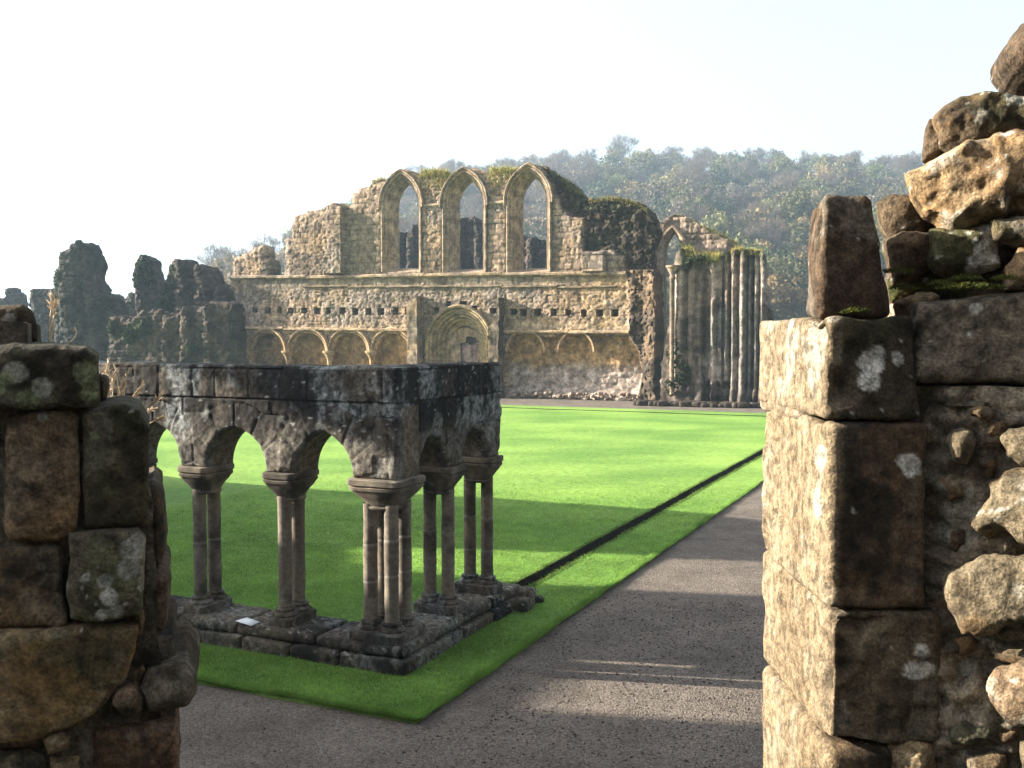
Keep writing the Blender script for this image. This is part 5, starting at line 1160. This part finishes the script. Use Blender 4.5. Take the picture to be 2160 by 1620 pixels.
def crown_mesh(s, H, Rr, n, col, lf=.34, base=.22, gaps=.45, lobes=9, twig=None):
    rg = np.random.default_rng(s); c_ = []
    for k in range(lobes):
        z = rg.uniform(base, .88); rad = Rr * (1.05 - abs(z - .5) * 1.0) * rg.uniform(.25, .75); a = rg.uniform(0, 6.283); c_.append((rad * math.cos(a), rad * math.sin(a), z * H, Rr * rg.uniform(.32, .55)))
    c_.append((0, 0, H * .72, Rr * .55)); c_ = np.array(c_); i = rg.integers(0, len(c_), n); d = rg.normal(size=(n, 3)); d /= np.linalg.norm(d, axis=1)[:, None]
    P = c_[i, :3] + d * (c_[i, 3] * rg.uniform(.45, 1.08, n) ** .7)[:, None] * [1, 1, .8]
    keep = fbm(P, .55, 3, s) > gaps; P = P[keep]; d = d[keep]; i = i[keep]; n = len(P)
    a1 = rg.normal(size=(n, 3)); a1 /= np.linalg.norm(a1, axis=1)[:, None]; a2 = np.cross(a1, rg.normal(size=(n, 3))); a2 /= np.linalg.norm(a2, axis=1)[:, None]
    L = lf * rg.uniform(.5, 1.4, n)[:, None]; V = np.stack([P - a1 * L, P + a2 * L * .55, P + a1 * L, P - a2 * L * .55], 1).reshape(-1, 3)
    tone = (.7 + .6 * fbm(P, .35, 2, s + 5)) * rg.uniform(.75, 1.25, n); c = np.array(col) * tone[:, None]
    return V, np.arange(4 * n).reshape(n, 4), np.repeat(c, 4, axis=0)
KINDS = {}
def proto(key, s, H, Rr, n, col, depth=3, lf=.34, gaps=.45, lobes=9, r0=.2, base=.22, twigs=0):
    m, tips = branches(s, H, depth, .6, r0)
    tv = np.concatenate(m.V); tf = [np.concatenate(f) for f in m.F.values()]; tc_ = np.concatenate(m.C)
    if twigs:   # fine bare twigs at the tips
        rg = np.random.default_rng(s + 3); w = MB(); Pn = np.array([t[0] for t in tips]); Dn = np.array([t[1] for t in tips]); k = rg.integers(0, len(Pn), twigs)
        d = Dn[k] + rg.normal(size=(twigs, 3)) * .7 + [0, 0, .2]; d /= np.linalg.norm(d, axis=1)[:, None]; st_ = Pn[k] + rg.normal(size=(twigs, 3)) * .25 - Dn[k] * rg.uniform(0, H * .06, (twigs, 1)); L = rg.uniform(.5, 1.5, (twigs, 1)); sd_ = np.cross(d, rg.normal(size=(twigs, 3))); sd_ *= .03 / np.linalg.norm(sd_, axis=1)[:, None]
        wv = np.stack([st_ - sd_, st_ + sd_, st_ + d * L], 1).reshape(-1, 3); wf = np.arange(3 * twigs).reshape(-1, 3); wc = np.broadcast_to(np.array([.12, .095, .08]), wv.shape)
    cv, cf_, cc = crown_mesh(s + 1, H, Rr, n, col, lf, base, gaps, lobes)
    if twigs:
        cv2 = np.concatenate([cv, wv]); cfs = [cf_, wf + len(cv)]; cc = np.concatenate([cc, wc]); cv = cv2
    else: cfs = [cf_]
    KINDS[key] = (tv, tf, tc_, cv, cfs, cc)
proto('bare', 11, 14, 4.6, 500, (.13, .12, .095), 4, .22, .50, twigs=2600)
proto('bare2', 12, 12, 4.4, 500, (.12, .12, .08), 4, .22, .50, twigs=2400)
proto('olive', 13, 11.5, 5.0, 2600, (.10, .105, .045), 3, .36, .42, 11)
proto('green', 14, 10, 4.6, 2800, (.11, .15, .045), 3, .34, .42, 10)
proto('ochre', 15, 10.5, 4.6, 2500, (.17, .13, .06), 3, .34, .44, 10)
proto('rust', 16, 9.5, 4.4, 2300, (.12, .095, .065), 3, .33, .45, 9)
proto('grey', 17, 11, 4.6, 1800, (.12, .115, .08), 3, .30, .48, 9, twigs=1500)
proto('dark', 18, 11, 5.0, 3000, (.045, .06, .032), 3, .38, .40, 12)
PM = {}
def tree(key, label, cat, x, y, sc, rot, group=None, name='hillside_tree', asp=1.0):
    tv, tf, tc_, cv, cfs, cc = KINDS[key]; z = float(hillz(np.array(x), np.array(y))) - .3
    if key not in PM:
        z0 = np.zeros(3); t = mk('trunk', tv, tf, 'far_stone', None, tc_, smooth=0, loc=z0); cr = mk('crown', cv, cfs, 'foliage', None, cc, smooth=0, loc=z0); PM[key] = (t.data, cr.data); bpy.data.objects.remove(t); bpy.data.objects.remove(cr)
    o = thing(name, label, cat, (x, y, z), group); o.rotation_euler = (0, 0, rot); o.scale = (sc * asp, sc * asp, sc)
    for n_, d in zip(('trunk', 'crown'), PM[key]):
        ch = bpy.data.objects.new(n_, d); COL.objects.link(ch); ch.parent = o
    return o
def by_px(px, Y): return (px - 1080) / FPX * Y
ridge = [('bare', 1312, 378, 1.22, 'tallest bare tree on the ridge, its twiggy top highest against the sky'), ('bare2', 1245, 380, 1.0, 'bare tree on the ridge just left of the tallest one'), ('bare2', 1192, 376, 1.05, 'bare tree on the ridge above the right shoulder of the refectory front'),
         ('grey', 1160, 370, .85, 'thin grey tree on the ridge touching the rightmost pointed window gable'), ('bare', 1415, 380, .95, 'bare tree on the ridge right of the dip in the skyline'), ('bare2', 1478, 376, 1.1, 'bare rounded tree standing above the gable ruin on the ridge'), ('grey', 1535, 372, 1.0, 'greyish green tree on the ridge between two bare ones'),
         ('bare', 1590, 378, .98, 'bare domed tree on the ridge above the ribbed wall'), ('olive', 1642, 374, .95, 'olive leaved tree on the ridge right of the domed bare tree'), ('bare2', 1690, 378, 1.0, 'thin topped bare tree on the ridge above the upright stone'), ('grey', 1742, 372, .95, 'grey brown tree on the ridge above the right edge of the upright stone'), ('bare', 1795, 380, .9, 'bare spreading tree on the ridge towards the rubble wall'), ('bare2', 1850, 376, .9, 'small bare tree on the ridge next to the rubble wall'),
         ('olive', 1900, 372, .9, 'olive tree on the ridge partly hidden by the jutting rubble stone'), ('grey', 1362, 372, .8, 'small grey tree in the dip of the skyline'), ('grey', 1090, 372, .75, 'tree crown peeping over the wall between the middle and right windows'), ('bare2', 1040, 376, .85, 'bare tree crown showing above the wall right of the middle window'), ('bare', 884, 372, .95, 'faint bare tree crown above the wall between left and middle windows'), ('bare2', 990, 376, .7, 'bare twigs just behind the apex of the middle window'),
         ('green', 1545, 335, 1.1, 'bright yellow green tree high on the wooded slope'), ('green', 1500, 300, 1.0, 'yellow green tree halfway up the slope above the gable ruin'), ('ochre', 1640, 300, 1.0, 'ochre autumn tree halfway up the slope right of the green ones'), ('rust', 1440, 260, 1.0, 'rusty brown tree on the slope just behind the gable ruin'), ('green', 1672, 190, .9, 'green tree low on the slope beside the ribbed wall'), ('ochre', 1690, 230, 1.0, 'ochre tree low on the slope left of the upright stone')]
for k, (key, px, Y_, sc, lab) in enumerate(ridge): tree(key, lab, 'tree', by_px(px, Y_), Y_, sc, k * 1.3, 'trees on the wooded hill')
left = [('bare', 585, 205, .95, 'pale bare tree filling the gap beside the stepped wall stub'), ('bare2', 545, 230, .75, 'hazy bare tree behind the stepped wall stub'), ('bare2', 486, 240, .85, 'hazy bare tree just left of the refectory front'), ('bare', 448, 260, .9, 'faint bare tree behind the rightmost ivy peak'), ('rust', 470, 215, .72, 'reddish brown bush like tree left of the refectory front'), ('rust', 500, 225, .6, 'small reddish tree hard against the left end of the refectory front'), ('grey', 352, 250, .55, 'small faint tree between the slim pinnacle and the stepped ruin'), ('grey', 610, 215, .7, 'grey tree low behind the left end of the upper wall'), ('grey', 262, 240, .42, 'low green grey bush in the gap right of the broad stub')]
for k, (key, px, Y_, sc, lab) in enumerate(left): tree(key, lab, 'tree', by_px(px, Y_), Y_, sc, k * 1.7, 'trees at the foot of the hill')
# the rest of the wood: one mass
rg = np.random.default_rng(99); SV, SF4, SF3, SC_ = [], [], [], []; off = 0; keys = ['olive', 'green', 'ochre', 'rust', 'grey', 'dark', 'bare', 'bare2']
yy = 132.0; count = 0
while yy < 392:
    step = 8.2 + yy * .006; xx = by_px(500, yy) if yy < 250 else by_px(640, yy)
    while xx < by_px(2550, yy):
        x = xx + rg.uniform(-2.5, 2.5); y = yy + rg.uniform(-2.5, 2.5); xx += step * rg.uniform(.8, 1.15)
        z = float(hillz(np.array(x), np.array(y)))
        if z < 1.5: continue
        tone = float(fbm(np.array([[x, y, 0.]]), .022, 3, 77)[0]); pr = np.array([.22, .12, .12, .12, .14, .14, .07, .07])
        if tone > .55: pr = np.array([.14, .26, .22, .05, .12, .12, .04, .05])
        if tone < .45: pr = np.array([.12, .04, .1, .26, .2, .1, .1, .08])
        if yy > 340: pr = np.array([.14, .05, .06, .08, .25, .02, .2, .2])
        px_ = 1080 + x / y * FPX
        key = keys[rg.choice(8, p=pr / pr.sum())]; tv, tf, tc_, cv, cfs, cc = KINDS[key]
        pt = 1 if px_ > 820 else .6
        s = rg.uniform(.85, 1.4) * (1 if yy < 340 else .72); a = rg.uniform(0, 6.283); rot = np.array([[math.cos(a), -math.sin(a), 0], [math.sin(a), math.cos(a), 0], [0, 0, 1]]) * s
        f4 = cfs[0]; keep = rg.uniform(size=len(f4)) < (.8 if px_ < 2000 else .4); f4 = f4[keep]; idx = f4.ravel(); nv = len(idx)
        V = cv[idx] @ rot.T + [x, y, z]; SV.append(V.astype(np.float32)); SC_.append(cc[idx] * (rg.uniform(.75, 1.3) * rg.uniform(.92, 1.08, 3))); SF4.append(np.arange(nv).reshape(-1, 4) + off); off += nv
        if len(cfs) > 1:
            idx = cfs[1].ravel(); nv = len(idx); SV.append((cv[idx] @ rot.T + [x, y, z]).astype(np.float32)); SC_.append(cc[idx]); SF3.append(np.arange(nv).reshape(-1, 3) + off); off += nv
        V = tv @ rot.T + [x, y, z]
        if yy < 200 or key in ('bare', 'bare2'):
            for f in tf:
                (SF4 if f.shape[1] == 4 else SF3).append(f + off)
            SV.append(V.astype(np.float32)); SC_.append(tc_); off += len(V)
        count += 1
    yy += step * .95
wood = mk('woodland', np.concatenate(SV), [np.concatenate(SF4), np.concatenate(SF3)], 'foliage', None, np.concatenate(SC_), smooth=0, kind='stuff')
print('WOOD', count, off)

# ------------------------------------------------------------------ grass blades on the nearer lawn
rg = np.random.default_rng(8); n = 700000
A = -1.04 + rg.uniform(0, 1, n) ** 1.3 * 19; B = rg.uniform(-.79, 9, n)
extra = 60000; A = np.concatenate([A, rg.uniform(-1.06, -.98, extra // 2), rg.uniform(-1.04, 14, extra // 2)]); B = np.concatenate([B, rg.uniform(-.8, 5, extra // 2), rg.uniform(-.82, -.74, extra // 2)])
P = AB(A, B, 0); r_ = P[:, 0] / P[:, 1]; dist = P[:, 1]
ok = (r_ > -.40) & (r_ < .30) & ~((B > DB0 - .01) & (B < DB1) & (A > DA0)) & ~((A > -.1) & (A < .58) & (B > -.1)) & ~((B > -.1) & (B < .6) & (A > 0) & (A < 2.5)) & (rg.uniform(size=len(A)) < sstep(25, 10.5, P[:, 1]))
A, B, P = A[ok], B[ok], P[ok]; n = len(A); P[:, 2] = lawnz(A, B) - .003
cl = fbm(P, 2.2, 3, 31); h = (.012 + .022 * rg.uniform(0, 1, n)) * (.5 + cl) ; d = rg.normal(size=(n, 3)) * .45; d[:, 2] = 1; edg = (A < -.97) | (B < -.73); h = h * np.where(edg, 1.7, 1.0); d[edg] -= .5 * (AX * (A[edg] < -.97)[:, None] + BX * (B[edg] < -.73)[:, None])
sd_ = rg.normal(size=(n, 3)); sd_[:, 2] = 0; sd_ *= ((.0022 + .00035 * P[:, 1:2] * .6) / np.linalg.norm(sd_, axis=1)[:, None])
V = np.stack([P - sd_, P + sd_, P + d * h[:, None]], 1).reshape(-1, 3); tone = (rg.uniform(.7, 1.3, n) * (.7 + .6 * fbm(P, .5, 3, 32)))[:, None]
c = np.repeat(mix((.12, .245, .046), (.225, .372, .08), rg.uniform(0, 1, n)) * tone, 3, axis=0)
mk('grass', V, np.arange(3 * n).reshape(n, 3), 'grass_blade', None, c, smooth=0, kind='stuff')
# loose grit on the path near the viewer
# tufts hanging over the drain's edges
rg2 = np.random.default_rng(44); n = 12000; A = DA0 + rg2.uniform(0, 1, n) ** 1.6 * 22; side_ = rg2.uniform(size=n) < .5; B = np.where(side_, DB0 - rg2.uniform(0, .06, n), DB1 + rg2.uniform(0, .06, n))
P = AB(A, B, 0); P[:, 2] = lawnz(A, B); d = rg2.normal(size=(n, 3)) * .4; d[:, 2] = rg2.uniform(-.3, .9, n); d += BX * np.where(side_, .8, -.8)[:, None]; h = rg2.uniform(.02, .055, n)[:, None] * (.5 + fbm(P, 2, 3, 5))[:, None]
sd_ = rg2.normal(size=(n, 3)); sd_[:, 2] = 0; sd_ *= ((.004 + .0004 * P[:, 1:2]) / np.linalg.norm(sd_, axis=1)[:, None]); V = np.stack([P - sd_, P + sd_, P + d * h], 1).reshape(-1, 3)
c = np.repeat(mix((.11, .2, .04), (.2, .3, .07), rg2.uniform(0, 1, n)) * rg2.uniform(.6, 1.1, (n, 1)), 3, axis=0)
mk('drain_edge_grass', V, np.arange(3 * n).reshape(n, 3), 'grass_blade', None, c, smooth=0, kind='stuff')
rg = np.random.default_rng(18); n = 9000; m_ = AB(rg.uniform(-4, 4, n), np.where(rg.uniform(size=n) < .5, rg.uniform(-3.5, -.85, n), rg.uniform(-3.5, 6, n)))
aa = (m_ - AB(0, 0)) @ AX; bb = (m_ - AB(0, 0)) @ BX; m_ = m_[(aa < -1.1) | (bb < -.86)]; n = len(m_)
s = rg.uniform(.003, .009, n) * rg.choice([1, 1, 1.6], n); ico = np.array([[1, 0, 0], [-1, 0, 0], [0, 1, 0], [0, -1, 0], [0, 0, .7], [0, 0, -.7]]); fi = np.array([[0, 2, 4], [2, 1, 4], [1, 3, 4], [3, 0, 4], [2, 0, 5], [1, 2, 5], [3, 1, 5], [0, 3, 5]])
V = m_[:, None, :] + (ico[None] * (1 + .35 * rg.normal(size=(n, 6, 3)))) * s[:, None, None]; V[..., 2] += -.032; aa = (m_ - AB(0, 0)) @ AX; bb = (m_ - AB(0, 0)) @ BX; V[..., 2] += .012 * (fbm(np.stack([aa, bb, aa * 0], -1), .9, 3, 8) - .5)[:, None]
F = (fi[None] + 6 * np.arange(n)[:, None, None]).reshape(-1, 3); c = np.repeat(mix((.09, .075, .068), (.26, .23, .21), rg.uniform(0, 1, n) ** 2), 6, axis=0)
mk('gravel', V.reshape(-1, 3), F, 'near_stone', None, c, smooth=0, kind='stuff')
# ------------------------------------------------------------------ air, light, camera
bpy.ops.mesh.primitive_cube_add(size=1, location=(0, 560, 74.7)); hz = bpy.context.object; hz.name = 'haze'; hz.scale = (1700, 1500, 156); hz['kind'] = 'stuff'
m = bpy.data.materials.new('haze'); m.use_nodes = True; nt = m.node_tree; nt.nodes.clear(); out = nt.nodes.new('ShaderNodeOutputMaterial'); pv = nt.nodes.new('ShaderNodeVolumePrincipled')
pv.inputs['Color'].default_value = (.58, .78, 1.0, 1); pv.inputs['Density'].default_value = .00058; pv.inputs['Anisotropy'].default_value = .35; nt.links.new(pv.outputs[0], out.inputs['Volume']); hz.data.materials.append(m)
w = bpy.data.worlds.new('World'); bpy.context.scene.world = w; w.use_nodes = True; nt = w.node_tree; bg = nt.nodes['Background']
sk = nt.nodes.new('ShaderNodeTexSky'); sk.sky_type = 'NISHITA'; sk.sun_disc = False; sk.sun_elevation = R(SUN_EL)
# towards the sun: x = -cos(az), y = sin(az)
sunv = Vector((sx_ * math.cos(R(SUN_EL)), sy_ * math.cos(R(SUN_EL)), math.sin(R(SUN_EL))))
sk.sun_rotation = math.atan2(sunv.x, sunv.y); sk.dust_density = 4.5; sk.air_density = 1.0
hs = nt.nodes.new('ShaderNodeHueSaturation'); hs.inputs['Saturation'].default_value = .32; nt.links.new(sk.outputs[0], hs.inputs['Color']); nt.links.new(hs.outputs[0], bg.inputs[0]); bg.inputs[1].default_value = .070
L = bpy.data.lights.new('sun', 'SUN'); L.energy = 5.0; L.angle = R(.5); L.color = (1, .90, .74); so = bpy.data.objects.new('sun', L); COL.objects.link(so); so.rotation_euler = sunv.to_track_quat('Z', 'Y').to_euler()
cam = bpy.data.cameras.new('camera'); cam.lens = 35; cam.sensor_width = 36; cam.clip_end = 5000; cam.clip_start = .05; co = bpy.data.objects.new('camera', cam); COL.objects.link(co); co.location = (0, 0, EYE); co.rotation_euler = (R(90) - PITCH, 0, 0)
sc = bpy.context.scene; sc.camera = co; sc.view_settings.view_transform = 'Standard'; sc.view_settings.look = 'None'; sc.view_settings.exposure = 2.32; sc.view_settings.gamma = 1
sc.cycles.volume_bounces = 1; sc.cycles.max_bounces = 6; sc.cycles.use_denoising = True; sc.cycles.volume_step_rate = 10
